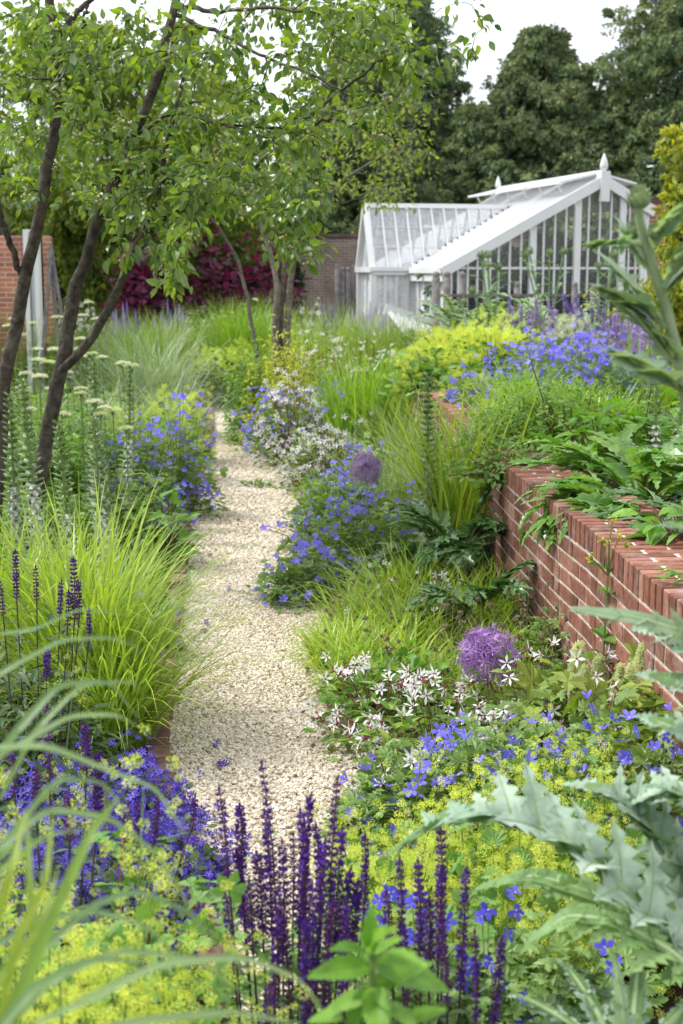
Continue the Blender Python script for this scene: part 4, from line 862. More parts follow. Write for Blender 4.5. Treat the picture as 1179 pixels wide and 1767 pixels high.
# ================================================================ PLACEMENT
TRK = .67
def inpoly(x, y, poly):
    c = False; n = len(poly)
    for i in range(n):
        x1, y1 = poly[i]; x2, y2 = poly[(i+1) % n]
        if (y1 > y) != (y2 > y) and x < (x2-x1)*(y-y1)/(y2-y1)+x1: c = not c
    return c
def sample(poly, n, D0, D1):
    xs = [p[0] for p in poly]; ys = [p[1] for p in poly]; out = []
    while len(out) < n:
        x, y = U(min(xs), max(xs)), U(min(ys), max(ys))
        if inpoly(x, y, poly): out.append(PT(x, y, U(D0, D1)))
    return out
# ---- the crab apple in front, left
la = [px_limb([(a, b, c, r*TRK) for a, b, c, r in p]) for p in (
 [(-30,1045,8.5,.08),(-20,985,8.5,.075),(-2,800,8.5,.066),(8,650,8.5,.062),(40,500,8.45,.058),(68,385,8.4,.052),(90,260,8.35,.05),(103,110,8.3,.046),(84,0,8.3,.04),(70,-120,8.3,.03)],
 [(40,480,8.45,.032),(18,425,8.4,.028),(2,370,8.35,.025),(-30,280,8.3,.018)],
 [(102,105,8.3,.032),(116,40,8.4,.028),(150,5,8.5,.022),(205,-40,8.6,.014)],
 [(100,95,8.3,.018),(140,62,8.2,.014),(150,10,8.1,.010)])]
lb = [px_limb([(a, b, c, r*TRK) for a, b, c, r in p]) for p in (
 [(35,1045,8.7,.08),(50,960,8.7,.075),(72,800,8.7,.072),(92,690,8.7,.068),(112,600,8.7,.066),(128,520,8.72,.060),(150,430,8.75,.054),(185,340,8.8,.048),(222,260,8.85,.044),(262,165,8.9,.044),(285,80,8.95,.042),(306,-20,9,.036),(320,-120,9,.03)],
 [(100,645,8.7,.046),(150,600,8.62,.044),(190,530,8.5,.040),(230,440,8.4,.032),(262,370,8.35,.028),(280,320,8.3,.024),(290,240,8.2,.020),(312,160,8.15,.016),(322,90,8.1,.010)],
 [(235,235,8.9,.018),(300,190,8.5,.014),(380,215,8.1,.010),(470,240,7.7,.007)],
 [(300,25,9,.022),(390,62,8.8,.018),(440,92,8.6,.014),(520,120,8.3,.010),(600,165,8.1,.008)],
 [(300,10,9,.026),(380,20,8.8,.018),(470,12,8.4,.013),(560,25,8.2,.010),(650,30,8.0,.007)],
 [(470,228,8.2,.016),(520,210,8.1,.014),(585,160,8.1,.012),(650,110,8.0,.008),(720,70,7.9,.005),(762,15,7.9,.003)],
 [(440,290,8.3,.018),(500,240,8.2,.015),(560,205,8.1,.012),(620,215,8.0,.008),(690,240,7.9,.004)])]
lb[5] = np.concatenate([lb[2][10:18], lb[5][2:]]); 
C1 = [(0,0),(840,0),(852,50),(800,85),(815,150),(760,250),(725,190),(690,225),(640,240),(575,225),(560,300),(550,400),(545,470),(505,430),(480,380),(440,360),(400,330),(350,420),(310,480),(270,440),(235,450),(180,400),(120,395),(60,390),(0,330)]
att = sample([(0,0),(250,0),(240,380),(0,340)], 90, 7.4, 10)+sample([(-20,-20),(180,-20),(170,130),(-20,130)], 26, 7.6, 9.6)+sample([(230,60),(560,60),(565,300),(560,330),(240,340)], 135, 7.4, 10)+sample([(180,300),(560,300),(548,440),(500,430),(440,350),(400,350),(330,450),(290,490),(240,440),(180,390)], 70, 7.2, 9.2)
att += sample([(560,20),(700,10),(790,60),(842,50),(800,95),(750,120),(745,200),(700,230),(560,200)], 38, 7.4, 8.6)+sample([(300,-20),(700,-20),(690,60),(300,70)], 46, 7.4, 9.8)+[PT(835,48,7.9), PT(815,90,7.9), PT(757,15,7.9), PT(640,245,7.7), PT(615,228,7.5)]
att += [PT(*p) for p in ((310,480,7.3),(312,450,7.2),(286,500,7.3),(210,430,7.6),(215,445,7.6),(545,440,7.2),(510,445,7.2),(520,380,7.2),(535,350,7.2),(480,370,7.2),(490,420,7.2),(470,400,7.3),(330,400,7.3),(300,420,7.2))]
tree('leftmost crab apple tree, its dark stem upright and forked near the top', 'crab_apple_tree', la, [a for a in att if a[0] < -1.55], T_OVATE, 'malus', .065, 30, seed=3, tw=.006, spread=.035, fruit=1)
tree('crab apple tree with a forked trunk leaning right and fruiting branches over the path', 'crab_apple_tree', lb, [a for a in att if a[0] >= -1.55], T_OVATE, 'malus', .065, 30, seed=4, tw=.006, spread=.035, fruit=1)
# ---- second, multi-stemmed tree
lc = [px_limb([(a, b, c, r*.60) for a, b, c, r in p], 20) for p in (
 [(484,762,17,.08),(478,640,17,.075),(474,560,17,.07),(480,500,17,.062),(472,450,17.1,.05),(452,400,17.2,.045),(440,330,17.2,.03),(405,250,17,.018)],
 [(490,762,17,.08),(492,640,17,.075),(496,560,17,.068),(500,490,17,.06),(512,430,16.9,.05),(532,380,16.8,.04),(580,320,16.6,.032),(640,280,16.3,.022),(700,250,16,.012)],
 [(487,762,17.1,.07),(485,640,17.1,.06),(485,560,17.1,.06),(488,480,17.1,.05),(500,400,17.1,.04),(498,330,17.1,.03),(520,250,17,.02)],
 [(462,762,16.6,.05),(448,640,16.6,.045),(438,575,16.6,.042),(424,500,16.6,.036),(408,440,16.6,.03),(380,395,16.5,.024),(345,350,16.3,.016)])]
a2 = sample([(330,180),(560,180),(640,230),(740,250),(760,330),(700,350),(640,370),(560,350),(470,380),(400,380),(340,330)], 150, 15, 19)+sample([(560,60),(700,60),(760,170),(740,250),(640,230),(560,180)], 40, 15.5, 18)
tree('multi-stemmed tree with pale bark and small yellow-green leaves in the middle of the bed', 'small_tree', lc, a2, T_SIMPLE, 'malus_pale', .075, 20, 'bark_pale', 9, spread=.09, tw=.009)
# ---- yellow-green tree behind, left
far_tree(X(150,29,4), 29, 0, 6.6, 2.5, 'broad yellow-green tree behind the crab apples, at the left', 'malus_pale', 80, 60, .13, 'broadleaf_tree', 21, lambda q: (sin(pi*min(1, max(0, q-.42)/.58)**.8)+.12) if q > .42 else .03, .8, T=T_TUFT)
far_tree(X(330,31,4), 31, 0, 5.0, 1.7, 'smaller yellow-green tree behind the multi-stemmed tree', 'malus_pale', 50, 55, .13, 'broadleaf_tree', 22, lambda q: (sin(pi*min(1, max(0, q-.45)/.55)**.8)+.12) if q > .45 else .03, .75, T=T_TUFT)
# ---- dark trees behind the greenhouse
TR = [(925,47,Z(45,47),5.4,'tall dark evergreen with a ragged pointed top behind the greenhouse',31), (1225,46,Z(-190,46),6.6,'tallest dark evergreen rising out of the frame at the right',32), (705,48,Z(-25,48),4.0,'dark evergreen half hidden by crab apple branches, left of the pointed one',33), (1040,49,Z(170,49),3.4,'low dark evergreen filling the gap between the two tallest evergreens',34), (575,50,Z(150,50),3.4,'low dark evergreen above the far garden wall',35), (610,44,Z(60,44),3.6,'dark evergreen rising behind the centre of the crab apple canopy',37), (815,46,Z(180,46),3.0,'dark rounded evergreen directly behind the greenhouse wing',36)]
for i, (px, D, H, R, lab, sd) in enumerate(TR):
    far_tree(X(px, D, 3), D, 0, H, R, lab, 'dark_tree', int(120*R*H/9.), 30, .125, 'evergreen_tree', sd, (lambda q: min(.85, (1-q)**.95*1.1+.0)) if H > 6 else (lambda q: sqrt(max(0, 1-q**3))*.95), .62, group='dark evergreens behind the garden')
wl = MB(); n = 5200; p = np.stack([U(-22, 34, n), U(51, 55, n), U(0, 3.9, n)+rs.normal(size=n)*.2], -1); wl.inst(T_TUFT, p, frames(rs.normal(size=(n, 3)), A([0,-.4,1])+rs.normal(size=(n, 3))*.4), U(.5, 1, n)); stuff(wl.build('woodland', M['dark_tree']))
# hedge left, behind the house
def hedge(x0, x1, y, h, t, label, mat='hedge', n=2600, leaf=.10):
    root = empty('hedge', ((x0+x1)/2, y, 0), label, 'hedge'); w = (x1-x0)/2; p = np.stack([U(-w, w, n), U(-t, t, n), U(0, 1, n)**.8*h], -1); f = U(0, 1, n) < .5; p[f, 1] = -t+rs.normal(size=f.sum())*.06
    mb = MB(); mb.inst(T_TUFT, p, frames(rs.normal(size=(n, 3)), A([0,-.3,1])+rs.normal(size=(n, 3))*.5), U(.6, 1.2, n)*leaf*1.6); mb.build('foliage', M[mat], root); return root
hedge(-9, X(205, 31, 1), 31, Z(400, 31), .7, 'dark clipped hedge right of the brick building')
hedge(X(200, 33, 1), X(520, 33, 1), 33.5, Z(455, 33), .7, 'lower dark hedge behind the purple-leaved shrub')
# purple shrub
for px, D, R, H0, lab in ((255,27,.95,415,'left mound of the purple-leaved shrub'), (355,27.6,1.0,398,'tallest middle mound of the purple-leaved shrub'), (460,27,.85,410,'right mound of the purple-leaved shrub behind the pale stems')):
    leafy(px, D, R, Z(H0, D), lab, 'purple', 1500, .14, T=t_round(4, .1, .05), name='purple_shrub', group='purple-leaved shrubs', lo=.5, jit=.7)
# yellow tree at right edge
far_tree(X(1212,17,2), 17, .7, Z(215,17)-.7, .72, 'yellow-green leaved shrub at the right edge beside the greenhouse', 'yellow_tree', 40, 26, .11, 'yellow_leaved_shrub', 41, lambda q: .75+.25*sin(q*5), .26, cat='shrub')
leafy(1050, 20.5, .9, Z(500,20.5)-.7, 'low yellowish shrub in front of the greenhouse corner', 'yellow_tree', 350, .09, .7, T=T_OVATE, name='yellow_leaved_shrub')
leafy(1150, 19, .8, Z(450,19)-.7, 'yellow-green shrub right of the netted fence', 'yellow_tree', 420, .09, .7, T=T_OVATE, name='yellow_leaved_shrub')

# ---------------------------------------------------------------- middle distance, left and centre
mid = [  # px, D, width px, top py, kind, label
 (215,26,90,532,'lav','hazy purple catmint drift below the hedge'), (300,26,80,528,'lav','hazy purple catmint beside the purple shrub'),
 (560,27,120,518,'lav','pale violet-blue catmint below the garden wall'), (640,24.5,110,520,'lav','pale violet catmint beside the greenhouse wing'),
 (360,25,120,535,'grey','blue-green glaucous leafy clump below the purple shrub'), (430,25,100,532,'grey','second glaucous clump, between the purple shrub and pale stems'),
 (230,22,130,555,'g','wild looking green grass left of the yellow mound'), (320,23,150,548,'g','tall soft green grass behind the small tree'), (420,22.8,120,545,'y','bright yellowish grass at the foot of the slim stem'),
 (345,23,110,570,'w','white flecked bushy clump left of the stems'), (270,17,120,590,'gb','blue-green fountain grass above the yarrow'),
 (505,20.5,140,560,'e','lime euphorbia at the foot of the multi-stemmed tree'), (575,21,150,540,'g','fresh green grass drift in front of the garden wall'), (640,20,130,545,'e','euphorbia with lime-yellow tops near the greenhouse'),
 (690,20.5,110,560,'g','green grass drift left of the white bench'), (560,18,130,590,'e','low euphorbia with orange-yellow tops right of the stems'), (450,22.5,120,545,'y','golden grass clump behind the multi-stemmed tree'),
 (60,22,110,545,'g','green leafy patch below the brick building'), (140,23,100,528,'w','white flecked bushy clump right of the door frame'), (540,23.5,90,535,'w','white phlox-like clump left of the wooden posts'),
]
for px, D, w, top, kd, lab in mid:
    R = w/2/FP*D*1.1; H = Z(top, D)
    if kd == 'g': grass(px, D, H*1.1, R, 900, lab, 'grass_mid', wd=.016, lean=(.0,.35), curve=(.2,1.1), base=1.)
    elif kd == 'gb': grass(px, D, H*1.3, R, 800, lab, 'grass_blue', wd=.012, lean=(.05,.5), curve=(.6,1.7), base=.7)
    elif kd == 'y': grass(px, D, H*1.2, R, 800, lab, 'sword', wd=.018, lean=(.0,.35), curve=(.2,1.0), base=1.)
    elif kd == 'e':
        r = leafy(px, D, R, H*.97, lab, 'euph', 1500, .05, T=T_LANCE, name='euphorbia', cat='flower clump'); grass(px+20, D+.3, H*1.05, R, 350, lab.replace('euphorbia', 'grass mixed into the euphorbia'), 'grass_mid', wd=.014, base=1.)
    elif kd == 'w':
        r = leafy(px, D, R, H, lab, 'darkherb', 1400, .06, T=T_LANCE, name='white_flowered_plant', cat='flower clump'); p, d = dome(160, R, H*1.03, .9); mb = MB(); mb.inst(T_FROTH, p, frames(rs.normal(size=(160, 3)), rs.normal(size=(160, 3))), U(.6, 1.2, 160)*.035); stuff(mb.build('flower_mass', M['white'], r))
    elif kd == 'grey': leafy(px, D, R, H, lab, 'card_green', 900, .10, T=T_PALM, name='glaucous_clump', cat='plant')
    elif kd == 'lav':
        r = leafy(px, D, R, H*.8, lab, 'ger_leaf', 900, .05, T=T_LANCE, name='catmint', cat='flower clump'); p, d = dome(260, R, H*.82, .7); mb = MB(); tip = p+A(0,0,1)*U(.15, .3, 260)[:, None]; mb.tubes(np.stack([p, (p+tip)/2, tip], 1), [.014,.016,.004], 4, U(0, 1, 260)); stuff(mb.build('flower_mass', M['lavender' if px < 400 else 'lilac'], r))
leafy(365, 20.6, .55, Z(612,20.6), 'dark leafy base of the mounded clump at the path end', 'darkherb', 500, .07, T=T_ROUND, name='leafy_clump', cat='plant')
alchemilla(398, 21.6, .60, Z(597,21.6), 'rounded lime-yellow mound where the path ends', n=420, nf=1500, fs=.034, leafs=.085, froth='frothg')
alchemilla(475, 20.6, .42, Z(612,20.6), 'smaller lime mound right of the one at the path end', n=260, nf=500, fs=.03, leafs=.085, froth='frothg')
leafy(335, 18.5, .25, Z(625,18.5), 'airy brownish grass-like tuft at the left of the path end', 'seed', 900, .03, T=T_LANCE, name='airy_grass', cat='grass')
leafy(495, 15.9, .50, Z(575,15.9), 'lime-green euphorbia hiding the foot of the multi-stemmed tree', 'euph', 3600, .075, T=T_LANCE, name='euphorbia', cat='flower clump')
leafy(435, 16.2, .36, Z(592,16.2), 'green leafy clump left of the foot of the multi-stemmed tree', 'shrub', 2200, .08, T=T_LANCE, name='leafy_clump', cat='plant')
# ---------------------------------------------------------------- left bed
grass(190, 13.5, 1.15, .6, 420, 'fountain of blue-green grass behind the cream yarrow, left', 'grass_blue', wd=.014, lean=(.05,.6), curve=(.6,1.7))
grass(300, 14.5, 1.0, .6, 460, 'fountain of blue-green grass right of the leaning trunk', 'grass_blue', wd=.014, lean=(.05,.6), curve=(.6,1.7))
grass(245, 12.2, .9, .5, 380, 'mid green grass between the yarrow and the lime mound', 'grass_mid', wd=.012)
grass(60, 13, 1.0, .7, 420, 'green grass behind the yarrow at the far left', 'grass_mid', wd=.014)
alchemilla(285, 13.2, .5, Z(660,13.2), 'lime mound behind the blue flowers left of the path', n=220, nf=700, fs=.024, froth='frothg')
alchemilla(300, 14.6, .38, Z(680,14.6), 'lime mound spilling over the left path edge', n=200, nf=600, fs=.026, froth='froth')
alchemilla(235, 12.4, .45, Z(672,12.4), 'lime mound left of the blue flowers', n=200, nf=320, fs=.022, froth='frothg')
geranium(305, 11.3, .36, Z(715,11.3), 240, 'blue flower mound spilling over the left path edge', n=700, size=.026)
geranium(232, 10.6, .38, Z(735,10.6), 170, 'blue flower mound nearest the white spikes on the left', n=700, size=.024)
geranium(235, 9.6, .35, Z(790,9.6), 26, 'sparse blue flowers beside the rightmost white spike', n=360, size=.024)
leafy(225, 9.6, .30, .28, 'soft feathery green clump below the blue flowers by the path edge', 'ger_leaf', 1700, .05, T=T_PALM7, name='leafy_clump', cat='plant')
leafy(285, 9.3, .2, .62, 'bright jagged green leaves beside the left blue flowers', 'acan_bright', 60, .16, T=LOBE_S, name='jagged_leaf_plant', cat='plant')
# yarrow drift
ym = [(20,548,11.6),(52,556,12),(95,545,12.4),(140,542,12.6),(150,520,13.5),(60,600,11),(62,618,10.8),(78,622,10.8),(40,642,10.4),(85,668,9.9),(118,570,12.2),(135,600,11.5),(133,612,11.2),(155,608,11.3),(172,614,11.2),(208,624,10.8),(222,628,10.7),(64,646,10.3),(135,668,9.8),(134,676,9.7),(158,690,9.6),(175,700,9.5),(190,704,9.5),(48,704,9.4),(102,712,9.3),(168,712,9.3),(30,575,11.6),(12,600,11.2),(10,560,12),(135,582,12),(110,640,10.6),(212,736,9.1),(35,666,10),(90,600,11.4),(20,520+60,11.8),(165,548,12.8)]
YL = ['front', 'middle', 'back']
for i, (px, py, D) in enumerate(ym):
    umbel(px, py, D, U(.042, .066)*(1.15 if px > 200 else 1), 0, 'flat cream yarrow head %s' % ('near the left frame edge' if px < 45 else 'behind the left trunk' if px < 85 else 'between the two trunks' if px < 125 else 'in front of the forked trunk' if px < 180 else 'right of the forked trunk')+(', high up' if py < 590 else ', half way up' if py < 660 else ', low down'), 'creamg' if i % 3 == 1 else 'cream')
for px, D, R, H, lab in ((30,10.6,.5,.8,'leafy stems of the yarrow at the left frame edge'), (110,11.2,.6,.95,'leafy stems of the yarrow between the trunks'), (190,10.6,.45,.75,'leafy stems of the yarrow right of the forked trunk'), (70,9.3,.6,.5,'dark green leaves at the foot of the trunks')):
    leafy(px, D, R, H, lab, 'shrub', 2300, .065, T=T_PALM7, name='yarrow_foliage', cat='plant')
# acanthus, left
def asp(px, py_top, D, px0, D0, stalk=.28, w=.08):
    h = Z(py_top, D)-stalk; return (X(px, D, .5)-X(px0, D0, 0), D-D0, max(.2, h), stalk, w)
acanthus(110, 7.9, 0, 'group of five white hooded flower spikes rising behind the bright grass on the left', [asp(30,672,7.9,110,7.9), asp(76,648,7.7,110,7.9), asp(128,722,7.9,110,7.9,.15), asp(183,716,8.1,110,7.9,.15,.08), asp(193,790,8.3,110,7.9,.1,.065)], nleaf=10, L_=.42, mat='acan', group=None)
acanthus(205, 10.2, 0, 'pair of slim white flower spikes behind the yarrow heads', [asp(216,628,10.2,205,10.2,.3,.075), asp(172,608,10.4,205,10.2,.3,.075), asp(150,700,9.9,205,10.2,.2,.065)], nleaf=5, L_=.35, mat='acan', group=None)
# grasses left foreground
grass(150, 5.9, 1.06, .44, 620, 'large bright green grass clump arching over the left path edge', 'grass', wd=.016, lean=(.02,.5), curve=(.2,1.8))
grass(205, 5.6, .80, .34, 420, 'front tuft of bright grass fanning out onto the gravel', 'grass', wd=.013, lean=(.1,.7), curve=(.5,1.8))
grass(40, 6.4, .88, .42, 460, 'bright green grass clump in front of the white spikes, far left', 'grass', wd=.016, lean=(.0,.45), curve=(.3,1.5))
grass(110, 7.0, .62, .36, 360, 'bright grass between the white spikes and the large clump', 'grass', wd=.008, lean=(.0,.5), curve=(.4,1.5))
grass(210, 7.4, .55, .36, 330, 'low fresh grass beside the brick edging', 'grass', wd=.007, lean=(.05,.8), curve=(.4,1.6))
grass(250, 5.9, .95, .10, 42, 'long pale seeding grass stems leaning over the gravel', 'grass_pale', wd=.0045, lean=(.35,.9), curve=(.6,1.4), azc=-.15, base=.6)
grass(245, 8.5, .40, .26, 260, 'low narrow-leaved grass by the path edging, half way up', 'sword', wd=.007, lean=(.05,.8), curve=(.4,1.5))
geranium(262, 7.1, .22, .32, 22, 'few blue flowers poking through the grass by the edging', n=80, size=.024, low=.85)
# dark salvia, left
def salvia(px, D, z0, spikes, label, leaf='darkherb', bushH=.4, bushR=.25, nleaf=160, cal='salv_cal', fl='salv', r0=.011, group='dark purple salvia', prob=.38, x=None, lsz=.06):
    root = empty('salvia', (X(px, D, z0) if x is None else x, D, z0), label, 'flower clump', group); bx_ = root.location.x
    for (sx, top, DD, h) in spikes:
        zt = Z(top, DD); me = salvia_spike(h, rs.randint(1e6), True, cal, fl, r0*U(.85, 1.2), dense=.0145 if h > .18 else .012, prob=U(.1, 1.)*prob*1.5); o = bpy.data.objects.new('flower_spike', me); COL.objects.link(o); o.parent = root
        tp = A(X(sx, DD, zt), DD, zt); ft = A(bx_+(tp[0]-bx_)*.55, D+(DD-D)*.6, z0); ax = nrm((tp-ft)*A(.5,.5,1)); b = tp-ax*h
        R = frames(A([0,0,0])+np.cross(ax, A(1,0,0))[None], ax[None])[0]; R = np.stack([nrm(np.cross(A(0,1,0), ax)), nrm(np.cross(ax, nrm(np.cross(A(0,1,0), ax)))), ax], -1)
        R = R@np.array(Matrix.Rotation(U(-.05, .05), 3, 'X'))@np.array(Matrix.Rotation(U(-.05, .05), 3, 'Y')); mt = np.eye(4); mt[:3, :3] = R; mt[:3, 3] = b-A(bx_, D, z0); o.matrix_local = Matrix(mt.tolist())
        mb = MB(); P = smooth_path([tuple(ft-A(bx_, D, z0)), tuple((ft*.5+b*.5)-A(bx_, D, z0)), tuple(b-A(bx_, D, z0))], 5); mb.tubes(P[None], .0024, 4); mb.build('stem', M['salv_stem'], root)
        c = np.linspace(.15, .95, 5)[:, None]*(b-ft)+ft-A(bx_, D, z0); c = np.repeat(c, 2, 0); a = np.repeat(np.arange(5)*pi/2+U(0, 1), 2)+np.tile([0, pi], 5); mb = MB(); mb.inst(T_LANCE, c, frames(np.stack([np.cos(a), np.sin(a), .2+0*a], -1), A([0,0,1])), U(.7, 1.1, 10)*lsz*1.1); mb.build('leaf', M[leaf], root)
    if nleaf: p, d = dome(nleaf, bushR, bushH, .3); mb = MB(); mb.inst(T_LANCE, p, up_frames(d, nleaf, .5, .6, 0), U(.7, 1.3, nleaf)*lsz*1.4); mb.build('foliage', M[leaf], root)
    return root
salvia(60, 4.9, 0, [(25,950,4.9,.17),(62,978,4.9,.12),(130,962,4.8,.22),(138,1002,4.85,.12),(103,1003,5.0,.13),(117,1020,4.8,.12),(156,1050,4.8,.10),(2,1000,4.8,.12),(80,1120,4.7,.1)], 'dark purple salvia with leafy bush at the left edge in front of the bright grass', bushH=.72, bushR=.32, nleaf=900, lsz=.055)
salvia(90, 3.5, 0, [(82,1215,3.5,.20),(170,1300,3.5,.16),(150,1250,3.55,.12),(60,1330,3.4,.12),(275,1370,3.6,.12),(240,1385,3.6,.1),(340,1375,3.7,.08),(220,1395,3.5,.1),(20,1290,3.4,.12),(120,1370,3.3,.12)], 'purple salvia spikes among the violet star flowers on the left', bushH=.35, bushR=.3, nleaf=120, lsz=.05)
# campanula
def campanula(px, D, R, H, n, label, x=None, nl=350, z0=0.):
    root = empty('campanula', (X(px, D, z0) if x is None else x, D, z0), label, 'flower clump', 'violet star-flowered mounds')
    p, d = dome(nl, R, H*.9, .5); mb = MB(); mb.inst(T_ROUND, p, up_frames(d, nl, .4, .6, 0), U(.02, .045, nl)); mb.build('foliage', M['darkherb'], root)
    n = int(n*.75); p, d = dome(n, R*1.04, H*.98, .72, .25); nr = d*.7+A(0,-.5,.5)+rs.normal(size=(n, 3))*.4; mb = MB(); mb.inst(T_CAMP, p, frames(rs.normal(size=(n, 3)), nr), U(.7, 1.2, n)*.0165); stuff(mb.build('flower_mass', [M['camp'], M['eye']], root)); return root
campanula(150, 4.5, .36, .40, 1200, 'violet star-flower mound below the dark salvia')
campanula(230, 4.75, .24, .26, 800, 'violet star-flower mound at the foot of the large grass')
campanula(60, 4.0, .42, .42, 1200, 'violet star-flower mound at the left frame edge')
campanula(225, 4.15, .34, .36, 1300, 'violet star-flower mound right beside the gravel')
campanula(320, 4.3, .14, .14, 330, 'small trailing tip of violet star flowers on the gravel')
campanula(130, 3.7, .36, .38, 1000, 'violet star-flower mound behind the lime froth')
for i, (px, py) in enumerate(((372,1296),(388,1328),(352,1098),(355,1085),(378,1330))):
    D = GD(py); root = empty('fallen_blossom', (X(px, D), D, .02), ('single violet blossom on the gravel beside the violet mound','violet blossom on the gravel nearest the purple spikes','blue blossom on the gravel in front of the arching grass','blue blossom on the gravel behind the one by the arching grass','violet blossom lying left of the nearest purple spike')[i], 'blossom', 'blossoms on the gravel')
    mb = MB(); mb.inst(T_CAMP, rs.normal(size=(5, 3))*A(.015,.015,.006)+A(0,0,.01), frames(rs.normal(size=(5, 3)), rs.normal(size=(5, 3))+A(0,0,1)), .016); mb.build('petals', [M['camp'], M['eye']], root)
alchemilla(110, 4.25, .18, .58, 'small lime sprig poking through the violet mound', n=24, nf=60, fs=.012, leafs=.035, froth='frothg')
alchemilla(235, 3.95, .16, .50, 'lime sprig with rounded leaves beside the gravel edge', n=26, nf=60, fs=.012, leafs=.035, froth='frothg')
# lime froth in the foreground, left
alchemilla(60, 2.35, .26, Z(1420,2.35), 'blurred lime froth clump in the left foreground', n=110, nf=900, fs=.013, leafs=.04, ff=(.6,1.1))
alchemilla(210, 2.4, .26, Z(1415,2.4), 'lime froth clump below the violet flowers in the foreground', n=110, nf=900, fs=.013, leafs=.04, ff=(.6,1.1))
alchemilla(330, 2.35, .20, Z(1440,2.35), 'lime froth clump left of the purple spikes', n=90, nf=600, fs=.013, leafs=.04, ff=(.6,1.1))
alchemilla(150, 2.1, .28, Z(1580,2.1), 'lowest lime froth clump under the arching blades', n=110, nf=800, fs=.012, leafs=.04, ff=(.6,1.1))
alchemilla(390, 2.3, .2, Z(1560,2.3), 'thin lime froth in front of the gravel', n=20, nf=170, fs=.011, leafs=.03, ff=(.6,1.1))
leafy(200, 2.7, .62, .72, 'leafy green filler under the lime froth', 'alch', 1300, .06, T=T_PALM, name='leafy_clump', cat='plant')
# salvia in front of the gravel
sp = [(466,1400,2.8,.28),(486,1455,2.72,.26),(522,1470,2.68,.3),(548,1455,2.66,.3),(582,1430,2.72,.26),(598,1560,2.62,.2),(500,1560,2.6,.22),(530,1590,2.55,.24),(572,1590,2.58,.2),(416,1470,2.8,.16),(387,1360,2.75,.20),(412,1388,2.8,.14),(475,1318,2.75,.36),(517,1368,2.75,.30),(530,1400,2.7,.26),(573,1342,2.7,.36),(556,1420,2.8,.20),(505,1440,2.85,.20),(450,1470,2.7,.18),(432,1520,2.7,.14),(540,1530,2.6,.24),(560,1560,2.6,.22),(590,1500,2.7,.2),(635,1440,2.8,.18),(612,1520,2.7,.16),(395,1540,2.65,.14),(470,1580,2.6,.2),(460,1700,2.4,.1)]
salvia(500, 2.85, 0, sp, 'tall deep purple salvia spikes in front of the gravel', bushH=.5, bushR=.22, nleaf=160, r0=.0098, lsz=.05)
sp = [(688,1478,2.7,.20),(722,1490,2.7,.22),(740,1545,2.65,.18),(765,1430,2.8,.30),(757,1500,2.75,.2),(800,1500,2.65,.26),(775,1590,2.6,.18),(828,1610,2.6,.20),(860,1615,2.6,.20),(668,1540,2.75,.12),(700,1600,2.6,.16)]
salvia(760, 2.85, 0, sp, 'second group of deep purple salvia spikes, in front of the silver leaves', bushH=.5, bushR=.25, nleaf=160, r0=.0098, lsz=.05)
# blurred arching grass, left foreground
def arcs(label, bl, mat='grass_blue', D=1.6, wd=.012):
    root = empty('arching_grass', (X(40, D, .2), D, .0), label, 'grass', 'arching grass in the left foreground'); b = A(*root.location); mb = MB()
    for pts, w in bl:
        P = smooth_path([PT(*p) for p in pts], 22)-b; T = np.gradient(P, axis=0); sd = nrm(np.cross(T, A(.15,-.6,.8))); s = np.linspace(0, 1, 22); hw = (w*.56*np.minimum(1, s*2+.5)*np.maximum(1-s, .02)**.5)[:, None]
        V = np.stack([P-sd*hw, P-A(0,0,1)*hw*.35, P+sd*hw], 1).reshape(-1, 3); i = np.arange(21)*3; mb.add(V, [np.concatenate([np.stack([i, i+1, i+4, i+3], -1), np.stack([i+1, i+2, i+5, i+4], -1)])], U(0, 1))
    mb.build('blades', M[mat], root); return root
arcs('blurred grey-green blades arching across the left foreground', [
 ([(-60,1400,1.6),(20,1270,1.6),(100,1180,1.65),(190,1175,1.7),(240,1240,1.75)], .011), ([(-60,1200,1.6),(20,1150,1.6),(110,1102,1.65),(200,1100,1.7),(250,1125,1.75)], .007),
 ([(-40,1330,1.5),(40,1280,1.5),(120,1235,1.6),(200,1232,1.6),(270,1270,1.7)], .008), ([(-30,1290,1.5),(80,1285,1.5),(190,1330,1.55),(270,1360,1.6),(320,1440,1.6)], .009),
 ([(-20,1480,1.45),(80,1395,1.5),(190,1410,1.5),(280,1480,1.55),(340,1590,1.6)], .009), ([(0,1767,1.3),(60,1650,1.35),(160,1560,1.4),(240,1535,1.45),(320,1570,1.5),(370,1620,1.5)], .010),
 ([(-20,1640,1.3),(60,1590,1.35),(160,1570,1.4),(260,1600,1.4),(330,1680,1.45)], .009), ([(60,1767,1.25),(160,1720,1.3),(280,1660,1.35),(420,1650,1.4),(520,1690,1.45),(570,1767,1.5)], .010),
 ([(-20,1800,1.2),(60,1700,1.25),(150,1655,1.3),(260,1660,1.35)], .010), ([(120,1790,1.2),(250,1760,1.25),(400,1745,1.3),(520,1767,1.35)], .010), ([(-40,1560,1.5),(10,1450,1.5),(100,1340,1.5),(180,1350,1.55),(230,1420,1.6)], .009),
 ([(0,1380,1.7),(60,1260,1.7),(140,1180,1.75),(230,1175,1.8),(262,1215,1.85)], .008), ([(-40,1100,1.9),(60,1085,1.9),(140,1050,1.95),(220,1060,2.0)], .006),([(20,1767,1.3),(90,1690,1.3),(200,1640,1.35),(330,1650,1.4),(430,1720,1.45)], .009)], 'arc')
